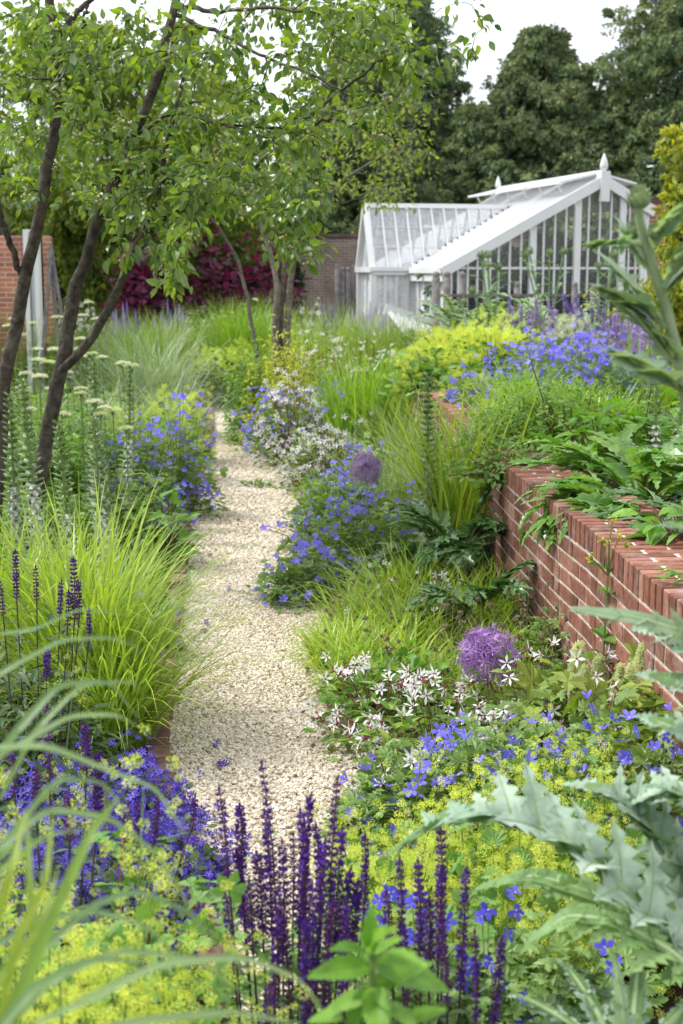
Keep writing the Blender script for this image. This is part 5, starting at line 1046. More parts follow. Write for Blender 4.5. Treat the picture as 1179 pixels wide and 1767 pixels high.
arcs('fresh green upright blades at the bottom left corner', [
 ([(-10,1800,1.25),(40,1700,1.27),(100,1560,1.3),(160,1430,1.35),(205,1375,1.4)], .016), ([(10,1820,1.3),(60,1640,1.3),(50,1500,1.35),(46,1400,1.4)], .011), ([(-40,1700,1.3),(-10,1600,1.3),(20,1500,1.3),(44,1400,1.35)], .013),
 ([(0,1760,1.3),(30,1620,1.3),(80,1520,1.3),(90,1410,1.35)], .010), ([(-40,1580,1.4),(0,1500,1.4),(80,1440,1.45),(150,1430,1.5)], .008), ([(-20,1720,1.3),(20,1660,1.3),(70,1600,1.3),(100,1500,1.35)], .011)], 'grass')
root = empty('cane', (X(175, 3.9, .3), 3.9, .3), 'thin pale dry stalk standing in the violet flowers', 'stalk'); mb = MB(); mb.tubes(A([0,0,-.3],[.0,0,.0],[.022,0,.19]), .0035, 5); mb.build('stem', M['dstem'], root)
# ================================================================ RIGHT BED
grass(540, 17.5, .85, .5, 420, 'fine arching grass at the right of the path bend', 'grass_mid', wd=.011, lean=(.05,.6), curve=(.7,1.8))
gillenia(560, 18, .6, Z(575,18), 260, 'white star flowers behind the upright grass, near the bend', size=.035, leafs=.07)
gillenia(650, 17.5, .55, Z(592,17.5), 220, 'hazy white star flowers left of the lime terrace mound', size=.032, leafs=.07)
gillenia(610, 16.2, .5, Z(600,16.2), 160, 'white star flowers directly behind the sword-leaved clump', size=.03, leafs=.06)
geranium(482, 15.2, .40, Z(672,15.2), 190, 'blue flower mound at the inner bend of the path', n=600, size=.028)
gillenia(508, 14.2, .46, Z(650,14.2), 230, 'dense white star flowers over the blue ones at the bend', size=.038, leafs=.05)
geranium(560, 14.3, .4, Z(668,14.3), 90, 'blue flowers among the white stars near the bend', n=300, size=.028)
gillenia(570, 12.6, .52, Z(722,12.6), 260, 'white and pink star flowers tumbling towards the path', size=.033, leafs=.05)
gillenia(532, 12.9, .33, Z(735,12.9), 160, 'white star flowers leaning over the gravel, farthest down the path', size=.033, leafs=.05)
gillenia(440, 12.9, .20, .07, 50, 'sprawling pale star flowers lying on the gravel', size=.022, leafs=.05, n=40)
grass(640, 14.0, 1.12, .44, 330, 'upright dark green sword-leaved clump in the middle', 'sword', wd=.038, lean=(.0,.28), curve=(.0,.9), base=.9)
grass(600, 14.9, .85, .3, 160, 'narrow sword-leaved clump left of the larger one', 'sword', wd=.034, lean=(.0,.28), curve=(.0,.9), base=.9)
grass(690, 13.2, .75, .4, 240, 'arching pale grass right of the sword-leaved clump', 'grass_mid', wd=.011, lean=(.1,.7), curve=(.8,1.8))
grass(665, 11.0, .75, .30, 300, 'fountain of grey-green grass above the faded round flower head', 'grass_blue', wd=.0095, lean=(.1,.6), curve=(.9,1.9))
grass(560, 11.4, .38, .45, 500, 'low green grass under the tumbling white stars', 'sword', wd=.009, lean=(.1,.9), curve=(.4,1.5))
geranium(640, 11.4, .35, Z(745,11.4), 60, 'blue flowers behind the faded round flower head', n=240, size=.024)
geranium(582, 9.9, .36, Z(800,9.9), 160, 'blue flower clump sprawling towards the path, upper', n=700, size=.024)
geranium(612, 8.9, .42, Z(850,8.9), 130, 'blue flower clump sprawling towards the path, middle', n=700, size=.024)
geranium(525, 8.3, .30, Z(935,8.3), 98, 'blue flowers leaning out low over the gravel', n=420, size=.024)
geranium(690, 9.2, .30, Z(850,9.2), 22, 'few blue flowers beside the white hooded spike', n=240, size=.024)
allium(632, 808, 9.0, .10, 0, 'faded dusky purple allium head between grass and blue flowers', 'allium_old', 150)
allium(840, 1130, 5.35, .108, 0, 'large fresh purple allium globe among white stars', 'allium', 150)
acanthus(740, 8.7, 0, 'white hooded flower spike with broad glossy leaves below the wall', [(X(737,8.7,.5)-X(740,8.7,0), 0, Z(640,8.7)-.28, .28, .085)], nleaf=5, L_=.40, mat='acan', group=None)
acanthus(800, 8.0, 0, 'large dark glossy jagged leaves at the foot of the brick wall', [], nleaf=20, L_=.62, mat='acan', lift=(.3,1.3), group=None, Wd=.2, zb=.45)
acanthus(880, 7.0, 0, 'dark jagged leaves tucked against the brick wall base', [], nleaf=11, L_=.48, mat='acan', lift=(.3,1.3), group=None, Wd=.17, x=.72, zb=.3)
acanthus(545+75, 12.4, 0, 'dark green budding spikes between the blue flowers', [(0, 0, .5, .2, .05), (.35, .5, .45, .2, .05)], nleaf=4, L_=.3, mat='acan', group=None)
acanthus(835, 8.9, 0, 'dark green budding spike in front of the brick wall', [(0, 0, Z(740,8.9)-.3, .3, .045)], nleaf=3, L_=.3, mat='acan', group=None)
grass(806, 8.7, 1.2, .26, 230, 'bright upright sword leaves against the brick wall', 'grass_hk', wd=.028, lean=(.0,.3), curve=(.1,1.1), base=.8)
grass(775, 9.6, 1.2, .26, 200, 'pale fountain grass behind the bright sword leaves', 'grass_pale', wd=.009, lean=(.1,.5), curve=(.9,1.9))
geranium(760, 7.6, .35, .35, 10, 'thin blue-flowered tangle above the mounded grasses', n=300, size=.022)
HK = [(655,7.3,.50,.42,'mounded bright grass nearest the path, behind'), (800,7.4,.50,.48,'mounded bright grass in front of the jagged leaves'), (645,6.4,.43,.40,'mounded bright grass spilling over the gravel, middle'), (720,6.9,.42,.42,'mounded bright grass in the centre of the right bed'), (885,6.5,.42,.38,'mounded bright grass against the brick wall'), (780,6.1,.40,.34,'mounded bright grass behind the purple globe'), (965,5.7,.30,.28,'green grass tuft at the wall foot, right'), (590,6.9,.28,.28,'low grass tuft leaning over the gravel'),(700,7.7,.35,.5,'mounded bright grass below the white hooded spike')]
for px, D, R, H, lab in HK: grass(px, D, H*1.02, R, 620, lab, 'grass_hk' if px != 965 else 'sword', wd=.014, lean=(.05,.9), curve=(.5,1.5), name='mounded_grass', group='mounded bright grasses', base=.5)
gillenia(705, 7.4, .42, Z(965,7.4), 34, 'sparse white stars over the mounded grass', size=.022, n=120, leafs=.045)
grass(745, 10.8, 1.0, .3, 300, 'green grass against the far part of the brick wall', 'grass_mid', wd=.012, lean=(.0,.4), curve=(.4,1.5), base=.9)
grass(725, 12.2, 1.0, .34, 300, 'green grass below the lime mound at the wall end', 'grass_mid', wd=.013, lean=(.0,.4), curve=(.4,1.4), base=.9)
leafy(800, 9.7, .26, .80, 'dark leafy plant behind the bright sword leaves at the wall', 'darkherb', 700, .07, T=T_LANCE, name='leafy_clump', cat='plant')
leafy(760, 11.4, .26, .82, 'dark leafy plant against the far end of the brick wall', 'darkherb', 700, .07, T=T_LANCE, name='leafy_clump', cat='plant')
leafy(862, 8.25, .16, .86, 'dark leaves climbing the shaded corner of the brick wall', 'darkherb', 700, .06, T=T_LANCE, name='leafy_clump', cat='plant')
leafy(965, 6.3, .20, .42, 'dark leaves along the wall foot behind the green grass tuft', 'ger_leaf', 600, .06, T=T_PALM7, name='leafy_clump', cat='plant')
leafy(925, 7.0, .20, .46, 'dark leaves along the shaded wall foot below the jagged leaves', 'darkherb', 600, .06, T=T_LANCE, name='leafy_clump', cat='plant')
leafy(1040, 5.35, .20, .55, 'dark green leaves at the wall foot behind the cream cones', 'darkherb', 500, .07, T=T_LANCE, name='leafy_clump', cat='plant')
leafy(1150, 4.7, .22, .62, 'green leaves against the wall at the right frame edge', 'hyd_leaf', 300, .10, T=T_PALM, name='leafy_clump', cat='plant')
# seed heads on thin stems
def seedplant(px, D, R, H, n, label):
    root = empty('seed_head_plant', (X(px, D, 0), D, 0), label, 'plant', 'brown button seed heads'); p, d = dome(n, R, H, .75, .1); me = FM.get('seed')
    if me is None:
        mb = MB(); q = nrm(rs.normal(size=(46, 3))); mb.inst(T_SIMPLE, q*.35, frames(q, rs.normal(size=(46, 3))), .75); mb.inst(T_ICO, A([0,0,0]), np.eye(3)[None], .5, r=A(.3)); me = mesh_of(None, 'seed_head', [M['seed']], mb=mb); FM['seed'] = me
    place_copies('seed_head', me, root, p, frames(rs.normal(size=(n, 3)), rs.normal(size=(n, 3))), U(.011, .016, n)); mb = stems(p, .25, .0010); mb.build('stems', M['dstem'], root); return root
seedplant(760, 6.1, .5, Z(1010,6.1), 70, 'tangle of brown button seed heads above the mounded grasses')
seedplant(900, 5.9, .4, Z(1020,5.9), 55, 'brown button seed heads in front of the brick wall')
seedplant(660, 6.6, .4, Z(985,6.6), 32, 'thin brown seed heads left in the mounded grass')
seedplant(1030, 5.2, .3, Z(1080,5.2), 22, 'brown button seed heads beside the cream flower cones')
seedplant(640, 5.6, .3, Z(1190,5.6), 22, 'brown seed heads low over the right path edging')
leafy(690, 5.95, .36, .33, 'glossy rounded green leaves below the seed heads', 'broad', 260, .075, T=T_ROUND, name='round_leaved_clump', cat='plant')
leafy(640, 6.3, .25, .26, 'rounded green leaves at the path edge', 'alch', 160, .07, T=T_ROUND, name='round_leaved_clump', cat='plant')
gillenia(670, 5.65, .34, Z(1120,5.65), 105, 'pure white star flowers beside the right path edging', size=.032, n=150)
gillenia(770, 5.2, .38, Z(1150,5.2), 68, 'white star flowers in front of the purple globe', size=.033, n=200)
gillenia(930, 5.2, .34, Z(1105,5.2), 90, 'white star flowers right of the purple globe', size=.033, n=160)
gillenia(690, 4.95, .26, Z(1225,4.95), 60, 'white star flowers spilling low over the path edging', size=.032, n=140)
gillenia(1010, 4.5, .28, Z(1190,4.5), 16, 'few white stars above the blue flowers, right', size=.032, n=120)
geranium(720, 4.75, .28, Z(1290,4.75), 60, 'blue flowers beside the path below the white stars', n=260, size=.024, fl='ger')
geranium(830, 4.6, .32, Z(1235,4.6), 90, 'blue flower clump in front of the purple globe', n=420, size=.024)
geranium(960, 4.4, .34, Z(1215,4.4), 95, 'blue flower clump in the centre right', n=480, size=.024)
geranium(1090, 4.2, .34, Z(1225,4.2), 98, 'blue flower clump near the right frame edge', n=480, size=.024)
geranium(625, 4.75, .13, .13, 13, 'blue flowers reaching onto the gravel at right', n=50, size=.024)
# hydrangea
def hydrangea(px, D, label, cones, R, H):
    root = empty('hydrangea', (X(px, D, 0), D, 0), label, 'shrub', 'oak-leaved hydrangeas'); p, d = dome(80, R, H, .5); mb = MB(); mb.inst(T_PALM, p, up_frames(d, 80, .3, .7, .1), U(.12, .2, 80)); mb.build('foliage', M['hyd_leaf'], root)
    for sx, sy, DD, s in cones:
        t = A(*PT(sx, sy, DD))-A(*root.location); n = 90; z = U(0, 1, n); a = U(0, 6.3, n); r = (1-z)**.8*.042*s*U(.6, 1, n); mb = MB(); mb.inst(T_FROTH, np.stack([r*np.cos(a), r*np.sin(a), -z*0-(1-z)*.13*s], -1)+t, frames(rs.normal(size=(n, 3)), rs.normal(size=(n, 3))), U(.012, .018, n)*s); mb.build('flower_cone', M['cream' if sx < 1000 else 'creamg'], root)
    stems(p[:10], .1, .004).build('stems', M['gstem'], root); return root
hydrangea(1000, 5.3, 'cream cone-shaped flowers with lobed leaves in front of the brick wall', [(1000,1108,5.3,1.1),(1035,1132,5.25,1.1),(1010,1150,5.2,1),(1070,1150,5.15,1)], .22, .42)
hydrangea(1110, 4.9, 'greenish cream flower cones near the right frame edge', [(1112,1110,4.9,1.1),(1090,1145,4.8,1),(1130,1140,4.8,.9)], .28, .55)
leafy(1120, 4.5, .30, .60, 'lobed yellow-green leaves near the right frame edge', 'hyd_leaf', 120, .13, T=T_PALM, name='lobed_leaf_shrub', cat='shrub')
leafy(960, 5.0, .3, .5, 'lobed yellow-green leaves between white stars and cream cones', 'hyd_leaf', 110, .12, T=T_PALM, name='lobed_leaf_shrub', cat='shrub')
# tall stem before the wall
root = empty('budding_stem', (X(1030, 5.4, 0), 5.4, 0), 'single leafy stem with yellowish buds rising in front of the brick wall', 'plant')
broadstem(root, Z(985,5.4), 9, .17, 'broad', stemr=.007, lean=(.02, 0), droop=.0)
mb = MB(); h = Z(985,5.4); tops = A([.06,0,h+.14],[.0,0,h+.12],[-.05,0,h+.05],[.09,0,h+.1],[.03,0,h+.2]); mb.tubes(np.stack([np.repeat(A([.02,0,h-.02]), 5, 0), tops*.5+A(.01,0,h)*.5, tops], 1), .003, 4); mb.build('stem', M['gstem'], root)
mb = MB(); c = np.repeat(tops, 9, 0)+rs.normal(size=(45, 3))*.010; mb.inst(T_ICO, c, frames(rs.normal(size=(45, 3)), rs.normal(size=(45, 3))), U(.004, .007, 45)); stuff(mb.build('buds', M['euph'], root))
# lime froth, right foreground
AL = [(700,3.95,.26,1345,'lime froth beside the gravel, right foreground',520), (820,3.9,.30,1320,'lime froth in front of the blue flowers',700), (940,3.85,.30,1300,'lime froth clump behind the silver leaf',700), (1040,3.9,.26,1285,'lime froth clump near the right frame edge',520), (660,3.5,.22,1440,'lime froth low beside the gravel behind purple spikes',520), (760,3.45,.28,1400,'lime froth under the tip of the silver leaf',700), (880,3.35,.30,1425,'lime froth with rounded leaves under the silver leaf',520), (980,3.5,.3,1400,'lime froth hidden behind the silver leaf',300)]
for px, D, R, top, lab, nf in AL: alchemilla(px, D, R, Z(top, D), lab, n=120, nf=nf, fs=.0125, leafs=.045, ff=(.7,1.1))
leafy(820, 3.0, .5, .50, 'dark leafy tangle under the lime froth at lower right', 'ger_leaf', 1500, .05, T=T_PALM7, name='leafy_clump', cat='plant')
leafy(1000, 2.7, .5, .42, 'dark leaves beneath the silver-leaved plant', 'darkherb', 1200, .06, T=T_PALM, name='leafy_clump', cat='plant')
def gflow(px, D, R, H, pts, label):
    root = empty('geranium', (X(px, D, 0), D, 0), label, 'flower clump', 'deep blue geranium clumps'); b = A(*root.location); P = np.array([PT(x, y, D+U(-.1, .1)) for x, y in pts])-b; n = len(P)
    place_copies('flower', fmesh('gerd'), root, P, frames(rs.normal(size=(n, 3)), A([0,-.7,.5])+rs.normal(size=(n, 3))*.5), U(.018, .024, n)); stems(P, .2, .0012).build('stems', M['gstem'], root)
    p, d = dome(260, R, H, .4); mb = MB(); mb.inst(T_PALM7, p, up_frames(d, 260, .4, .7, 0), U(.03, .06, 260)); mb.build('foliage', M['ger_leaf'], root)
gflow(700, 3.0, .3, .5, [(672,1540),(690,1552),(712,1560),(725,1545),(735,1580),(668,1595),(700,1605),(716,1612),(745,1600),(640,1580),(655,1555),(770,1590),(708,1650),(700,1625)], 'deep blue flowers behind the purple spikes')
gflow(860, 2.9, .32, .45, [(832,1582),(875,1615),(877,1548),(843,1570),(892,1570),(815,1665),(800,1640),(912,1722),(880,1700),(905,1765),(1068,1665),(1044,1635),(1060,1670),(800,1690),(850,1660),(890,1540)], 'scattered deep blue flowers over dark leaves at the bottom right')
gflow(960, 3.9, .3, .6, [(1010,1255),(1040,1285),(1100,1262),(1085,1300),(930,1290),(880,1300),(1122,1335),(1130,1290),(1150,1270),(1060,1240)], 'deep blue flowers above the lime froth, right')
# ---------------------------------------------------------------- cardoon
def cardoon(px, py, D, label, leaves, mat='card', z=None):
    b = PT(px, py, D); root = empty('cardoon', b, label, 'plant', 'silver-leaved cardoons')
    for (az, L_, Wd, n, arch, lift, sd, m_) in leaves:
        mb = pinnate(L_, Wd, n, arch, lift, sd, lobe=LOBE, fwd=.6, vee=.45, az=az, pet=.16, rach=.011, wing=.32, base=A(0,0,0), env=lambda q: (max(.05, (1-q))**.55)*min(1, .45+q*1.6)); mb.build('leaf', [M[m_], M['card_stem']], root)
    mb = MB(); mb.tubes(A([0,0,0],[.02,0,-.3],[.02,.02,-b[2]]), [.02,.024,.03], 8); mb.build('stem', M['card_stem'], root); return root
LOBE_B = veined(t_leaf([.15,.17,.34,.17,.30,.12,.22,.06,.11,.03], .32, .28), 8, .28)
def card_curve(root, pts, Wd, n, sd, m_='card', vee=.45, lobe=LOBE_B, rach=.010, pet=.12, fwd=.55, roll=.3):
    b = A(*root.location); C = smooth_path([PT(*p) for p in pts], 24)-b
    mb = pinnate(1, Wd, n, 0, 0, sd, lobe=lobe, fwd=fwd, vee=vee, pet=pet, rach=rach, wing=.31, curve=C, roll=roll, env=lambda q: (max(.03, (1-q))**.6)*min(1, .55+q*1.4)*1.05); mb.build('leaf', [M[m_], M['card_stem']], root)
root = empty('cardoon', (X(1235,2.35,0), 2.35, 0), 'large silver jagged-leaved plant at the lower right with a long leaf arching left', 'plant', 'silver-leaved cardoons')
card_curve(root, [(1235,1740,2.3),(1160,1625,2.3),(1060,1520,2.3),(960,1440,2.32),(860,1405,2.36),(765,1412,2.42),(672,1475,2.48)], .19, 11, 1, vee=.8)
card_curve(root, [(1240,1730,2.35),(1150,1620,2.35),(1030,1545,2.4),(920,1510,2.45),(820,1535,2.5)], .13, 10, 2, 'card_under', vee=.2)
card_curve(root, [(1240,1720,2.3),(1190,1560,2.4),(1140,1450,2.45),(1075,1375,2.5),(1010,1355,2.55)], .17, 10, 3, vee=.75)
card_curve(root, [(1240,1720,2.2),(1150,1640,2.2),(1060,1590,2.2),(980,1580,2.2),(915,1625,2.2)], .12, 8, 4, 'card_under', vee=.15)
card_curve(root, [(1300,1680,2.4),(1260,1500,2.4),(1210,1400,2.4),(1150,1360,2.45),(1080,1395,2.5)], .16, 10, 5)
card_curve(root, [(1260,1720,2.5),(1230,1600,2.6),(1180,1500,2.7),(1120,1470,2.75),(1060,1500,2.8)], .16, 9, 6, 'card_under')
card_curve(root, [(1300,1500,2.3),(1240,1340,2.3),(1190,1265,2.3),(1120,1240,2.35)], .11, 7, 7, vee=.4, roll=.8)
mb = MB(); mb.tubes((A(*PT(1240,1735,2.32))-A(*root.location))*A([1,1,1],[1,.9,.5],[.9,.5,0]), [.02,.026,.03], 8); mb.build('stem', M['card_stem'], root)
cardoon(1085, 1885, 2.15, 'small silvery shoot at the bottom right corner', [(2.7,.24,.075,8,.5,.9,11,'card'), (2.1,.24,.075,8,.45,1.0,12,'card'), (3.3,.23,.075,7,.5,.7,13,'card_green'), (1.3,.25,.075,8,.5,1.0,14,'card'), (.6,.25,.075,7,.5,.9,15,'card'), (4.2,.22,.07,7,.5,.8,16,'card'), (1.7,.22,.06,7,.3,1.3,17,'card_green')])
root = empty('cardoon', (X(1330,2.4,0), 2.4, 0), 'silver jagged leaves entering from the right frame edge in front of the wall', 'plant', 'silver-leaved cardoons')
card_curve(root, [(1330,1260,2.4),(1260,1150,2.4),(1180,1090,2.4),(1090,1065,2.42),(985,1050,2.45)], .085, 8, 21, 'card_green', vee=.5, roll=.95)
card_curve(root, [(1330,1270,2.4),(1270,1200,2.4),(1210,1130,2.4),(1170,1090,2.42),(1120,1085,2.45)], .12, 7, 22, vee=.4, roll=.9)
card_curve(root, [(1330,1290,2.4),(1260,1230,2.4),(1190,1180,2.42),(1120,1165,2.45)], .10, 7, 23, vee=.4, roll=.9)
card_curve(root, [(1330,1100,2.4),(1270,960,2.4),(1215,915,2.4),(1150,905,2.42)], .07, 6, 24, vee=.4, roll=.7)
mb = MB(); mb.tubes((A(*PT(1330,1270,2.4))-A(*root.location))*A([1,1,1],[1,.9,.5],[.9,.5,0]), [.015,.02,.025], 8); mb.build('stem', M['card_stem'], root)
# ---------------------------------------------------------------- tall artichoke stem, right edge, blurred
root = empty('artichoke', (X(1215, 2.5, .6), 2.5, .6), 'tall grey-green artichoke stem with spiky buds leaning in at the right edge', 'flower'); b = A(*root.location)
P = smooth_path([PT(1240, 1000, 2.5), PT(1195, 760, 2.5), PT(1168, 600, 2.5), PT(1140, 500, 2.5), PT(1110, 410, 2.5), PT(1102, 370, 2.5), PT(1103, 345, 2.5)], 18)-b
mb = MB(); mb.tubes(P[None], np.linspace(.011, .0075, 18)[None], 8); P2 = np.array([PT(1240,1000,2.5), PT(1250, 1300, 2.5), (X(1215,2.5,.6), 2.5, 0)])-b; mb.tubes(P2[None], .014, 8); mb.build('stem', M['card_stem'], root, smooth=True)
def bud(c, r, label=None, tip='purple'):
    mb = MB(); mb.inst(T_BALL, A([0,0,0]), np.eye(3)[None], A([r*.8, r*.8, r*.72]), r=A(.4), m=0)
    for ring in range(6):
        ph = -1.0+ring*.42; k = 9; a = np.arange(k)*2*pi/k+ring*.35; d = np.stack([np.cos(a)*cos(ph), np.sin(a)*cos(ph), np.full(k, sin(ph))], -1)
        mb.inst(t_leaf([.34,.36,.24,.12], .1, -.15), d*r*.72, frames(d*.55+A(0,0,.75), d), A(1,1,1)*r*.62*np.ones((k, 1)), m=0)
    a = U(0, 6.3, 26); q = U(0, 1, 26)**.5*r*.35; mb.inst(T_LINEAR, np.stack([q*np.cos(a), q*np.sin(a), np.full(26, r*.5)], -1), frames(np.stack([np.cos(a)*.3, np.sin(a)*.3, np.ones(26)], -1), rs.normal(size=(26, 3))), r*.5, m=1)
    o = mb.build('bud', [M['bract'], M['lilac']], root); o.location = A(*c)-b; return o
bud(PT(1103, 345, 2.5), .023); bud(PT(1098, 398, 2.52), .018); bud(PT(1130, 402, 2.47), .015)
def afol(p0, p1, w, mid=0., lobes=5, sd=1):
    a, c = A(*PT(*p0)), A(*PT(*p1)); L_ = np.linalg.norm(c-a); d = (c-a)/L_; az = math.atan2(d[1], d[0]); mb = pinnate(L_, w, lobes, .12, math.asin(d[2])+.12, sd, LOBE_S, 1.3, .2, az=az, pet=.25, rach=.005, wing=.5, base=a-b); mb.build('leaf', [M['card_green'], M['card_stem']], root)
afol((1108,420,2.5),(1000,428,2.5),.06,sd=1); afol((1120,440,2.5),(1190,350,2.42),.06,sd=2); afol((1128,480,2.5),(1060,380,2.55),.05,sd=3); afol((1140,500,2.5),(1240,380,2.42),.08,sd=4)
afol((1160,570,2.5),(1030,500,2.5),.10,sd=5); afol((1185,650,2.5),(1070,530,2.5),.10,sd=6); afol((1215,700,2.42),(1040,608,2.42),.10,sd=7); afol((1135,520,2.5),(1230,430,2.5),.08,sd=8); afol((1150,560,2.5),(1025,420+20,2.6),.05,sd=9)
# bright blurred weed at bottom centre
root = empty('broad_leaved_plant', (X(640, 1.75, .5), 1.75, 0), 'bright green broad-leaved plant at the bottom centre, out of focus', 'plant'); h = Z(1650,1.75)
leafbig = t_leaf([.03,.13,.17,.21,.19,.215,.17,.16,.10,.07], .28, .22)
mb = MB(); mb.tubes(A([0,0,0],[0,0,h*.5],[0,0,h]), .005, 6, .5, 1)
b = A(*root.location)
for (x0, y0, x1, y1, w) in ((650,1675,792,1690,.9),(640,1668,540,1672,.9),(642,1640,636,1568,.9),(640,1650,582,1618,.8),(642,1648,694,1606,.8),(640,1705,745,1650,.7),(640,1720,555,1735,.9),(640,1725,730,1760,.9),(645,1700,655,1790,.9),(640,1705,590,1780,.9),(640,1660,600,1640,.7),(645,1660,720,1640,.7),(640,1640,655,1590,.6),(640,1640,618,1600,.6),(700,1760,770,1735,.8),(590,1760,520,1745,.8)):
    a = A(*PT(x0, y0, 1.75))-b; c = A(*PT(x1, y1, 1.66+U(0, .18)))-b; d = c-a; L_ = np.linalg.norm(d); mb.inst(leafbig, a[None], frames(d[None], A([0,-.5,1])+rs.normal(size=(1, 3))*.35), A([L_*w*1.1, L_, L_]))
mb.build('leaves', [M['broad'], M['gstem']], root)
# ================================================================ RAISED BED
TZ = .80
alchemilla(790, 14.2, .62, Z(560,14.2)-TZ, 'big lime-yellow mound at the far end of the raised bed', TZ, n=320, nf=1500, fs=.028, leafs=.075)
alchemilla(850, 13.4, .50, Z(545,13.4)-TZ, 'tallest lime-yellow mound of the raised bed', TZ, n=260, nf=1200, fs=.026, leafs=.075)
alchemilla(745, 13.4, .40, Z(590,13.4)-TZ, 'lime-yellow mound on the wall end nearest the path bend', TZ, n=260, nf=600, fs=.024, leafs=.075)
alchemilla(800, 11.7, .28, Z(632,11.7)-TZ, 'lime-yellow sprays spilling onto the wall coping', TZ, n=90, nf=280, fs=.020, leafs=.06, x=X(808,11.7,1))
leafy(790, 13.0, .45, .32, 'rounded green leaves below the lime mounds on the wall', 'alch', 420, .08, TZ, T=T_ROUND, name='round_leaved_clump', cat='plant')
geranium(850, 11.4, .36, Z(630,11.4)-TZ, 80, 'blue flowers leaning over the wall coping', TZ, n=320, size=.032)
geranium(930, 12.4, .55, Z(585,12.4)-TZ, 360, 'broad blue flower drift on the raised bed, left part', TZ, n=600, size=.028)
geranium(1010, 11.8, .50, Z(580,11.8)-TZ, 330, 'broad blue flower drift on the raised bed, middle part', TZ, n=600, size=.028)
geranium(1080, 11.2, .42, Z(600,11.2)-TZ, 170, 'pale blue flower drift on the raised bed, right part', TZ, n=500, size=.025)
grass(905, 10.6, .55, .4, 420, 'yellow-green grass below the blue drift on the raised bed', 'sword', TZ, .011, (.1, .8), (.3, 1.4))
grass(860, 10.3, .45, .35, 330, 'soft grass hanging over the coping below the blue flowers', 'grass', TZ, .009, (.2, .9), (.5, 1.6))
grass(985, 10.2, .42, .4, 380, 'broad green blades in the middle of the raised bed', 'sword', TZ, .022, (.1, .7), (.2, 1.1))
grass(1060, 9.8, .40, .4, 330, 'green blades below the pale blue drift', 'sword', TZ, .018, (.1, .7), (.2, 1.1))
for px, D, R, H, lab, n_ in ((905,8.8,.46,Z(655,8.8)-TZ,'twiggy bright green shrub overhanging the wall, left part',2800), (985,8.6,.46,Z(650,8.6)-TZ,'twiggy bright green shrub overhanging the wall, right part',2800), (860,9.6,.34,Z(690,9.6)-TZ,'small green shrub behind the sword leaves on the wall',1000), (868,8.0,.32,.26,'low green sprays hanging over the coping',700)):
    leafy(px, D, R, H, lab, 'shrub', n_, .042, TZ, T=T_OVATE, name='small_leaved_shrub', group='small-leaved shrubs on the wall', lo=.35, lump=.3)
for px, D, h, lean, lab in ((960,8.6,.62,(-.16,.05),'thin dark twig rising from the shrub, leaning left'), (1105,8.2,.55,(.05,0),'thin dark twig near the right frame edge')):
    root = empty('bare_twig', (X(px, D, TZ), D, TZ), lab, 'twig'); mb = MB(); t = A([0,0,0],[lean[0]*.4,0,h*.5],[lean[0],lean[1],h]); mb.tubes(smooth_path(t, 10)[None], .0035, 4)
    for k in range(7): q = .3+k*.1; c = A(lean[0]*q, 0, h*q); mb.tubes(np.array([c, c+A(U(-.06,.06), U(-.04,.04), .05)])[None], .0018, 3)
    mb.build('stem', M['salv_stem'], root)
leafy(1040, 7.9, .36, Z(700,7.9)-TZ, 'broad light green leaves behind the glossy jagged ones', 'broad', 240, .13, TZ, T=T_OVATE, name='broad_leaved_clump', cat='plant')
leafy(1140, 8.0, .4, Z(690,8)-TZ, 'light green leaves at the right frame edge on the raised bed', 'broad', 260, .12, TZ, T=T_OVATE, name='broad_leaved_clump', cat='plant')
acanthus(1085, 6.9, TZ, 'big glossy jagged leaves spilling over the wall coping', [], nleaf=20, L_=.66, mat='acan_bright', lift=(.2, 1.35), group=None, Wd=.22, arch=.75, x=X(1085,6.9,1)+.08)
acanthus(1030, 6.6, TZ, 'glossy jagged leaves hanging down the wall face', [], nleaf=11, L_=.50, mat='acan_bright', leaf_az=(2.5, 4.4), lift=(.3, 1.1), group=None, Wd=.18, arch=1.0, x=1.36)
acanthus(1150, 6.1, TZ, 'dark glossy jagged leaves near the right frame edge on the wall', [], nleaf=11, L_=.50, mat='acan', lift=(.3, 1.2), group=None, Wd=.18, arch=.8, x=1.55)
acanthus(1135, 7.6, TZ, 'two green budding spikes above the glossy leaves at the right', [(X(1135,7.6,1.2)-X(1135,7.6,TZ), 0, Z(645,7.6)-TZ-.12, .12, .055), (.12, .1, Z(660,7.7)-TZ-.12, .12, .05)], nleaf=4, L_=.4, mat='acan_bright', group=None)
leafy(1165, 5.55, .17, .17, 'fresh oval leaves resting on the coping at the right frame edge', 'broad', 34, .12, WT, T=T_OVATE, name='broad_leaved_clump', cat='plant', x=X(1172,5.55,.9), lo=.3)
root = empty('leafy_shoot', (X(1172, 4.75, .9)+.03, 4.75, .895), 'small fresh shoot lying on the coping at the right frame edge', 'plant'); mb = MB(); n = 14; a = U(2.4, 4.2, n); c = np.stack([U(-.07, .02, n), U(-.03, .03, n), U(.01, .05, n)], -1); mb.inst(T_LANCE, c, frames(np.stack([np.cos(a), np.sin(a), U(-.1, .5, n)], -1), A([0,0,1])), U(.05, .08, n)); mb.build('leaves', M['broad'], root)
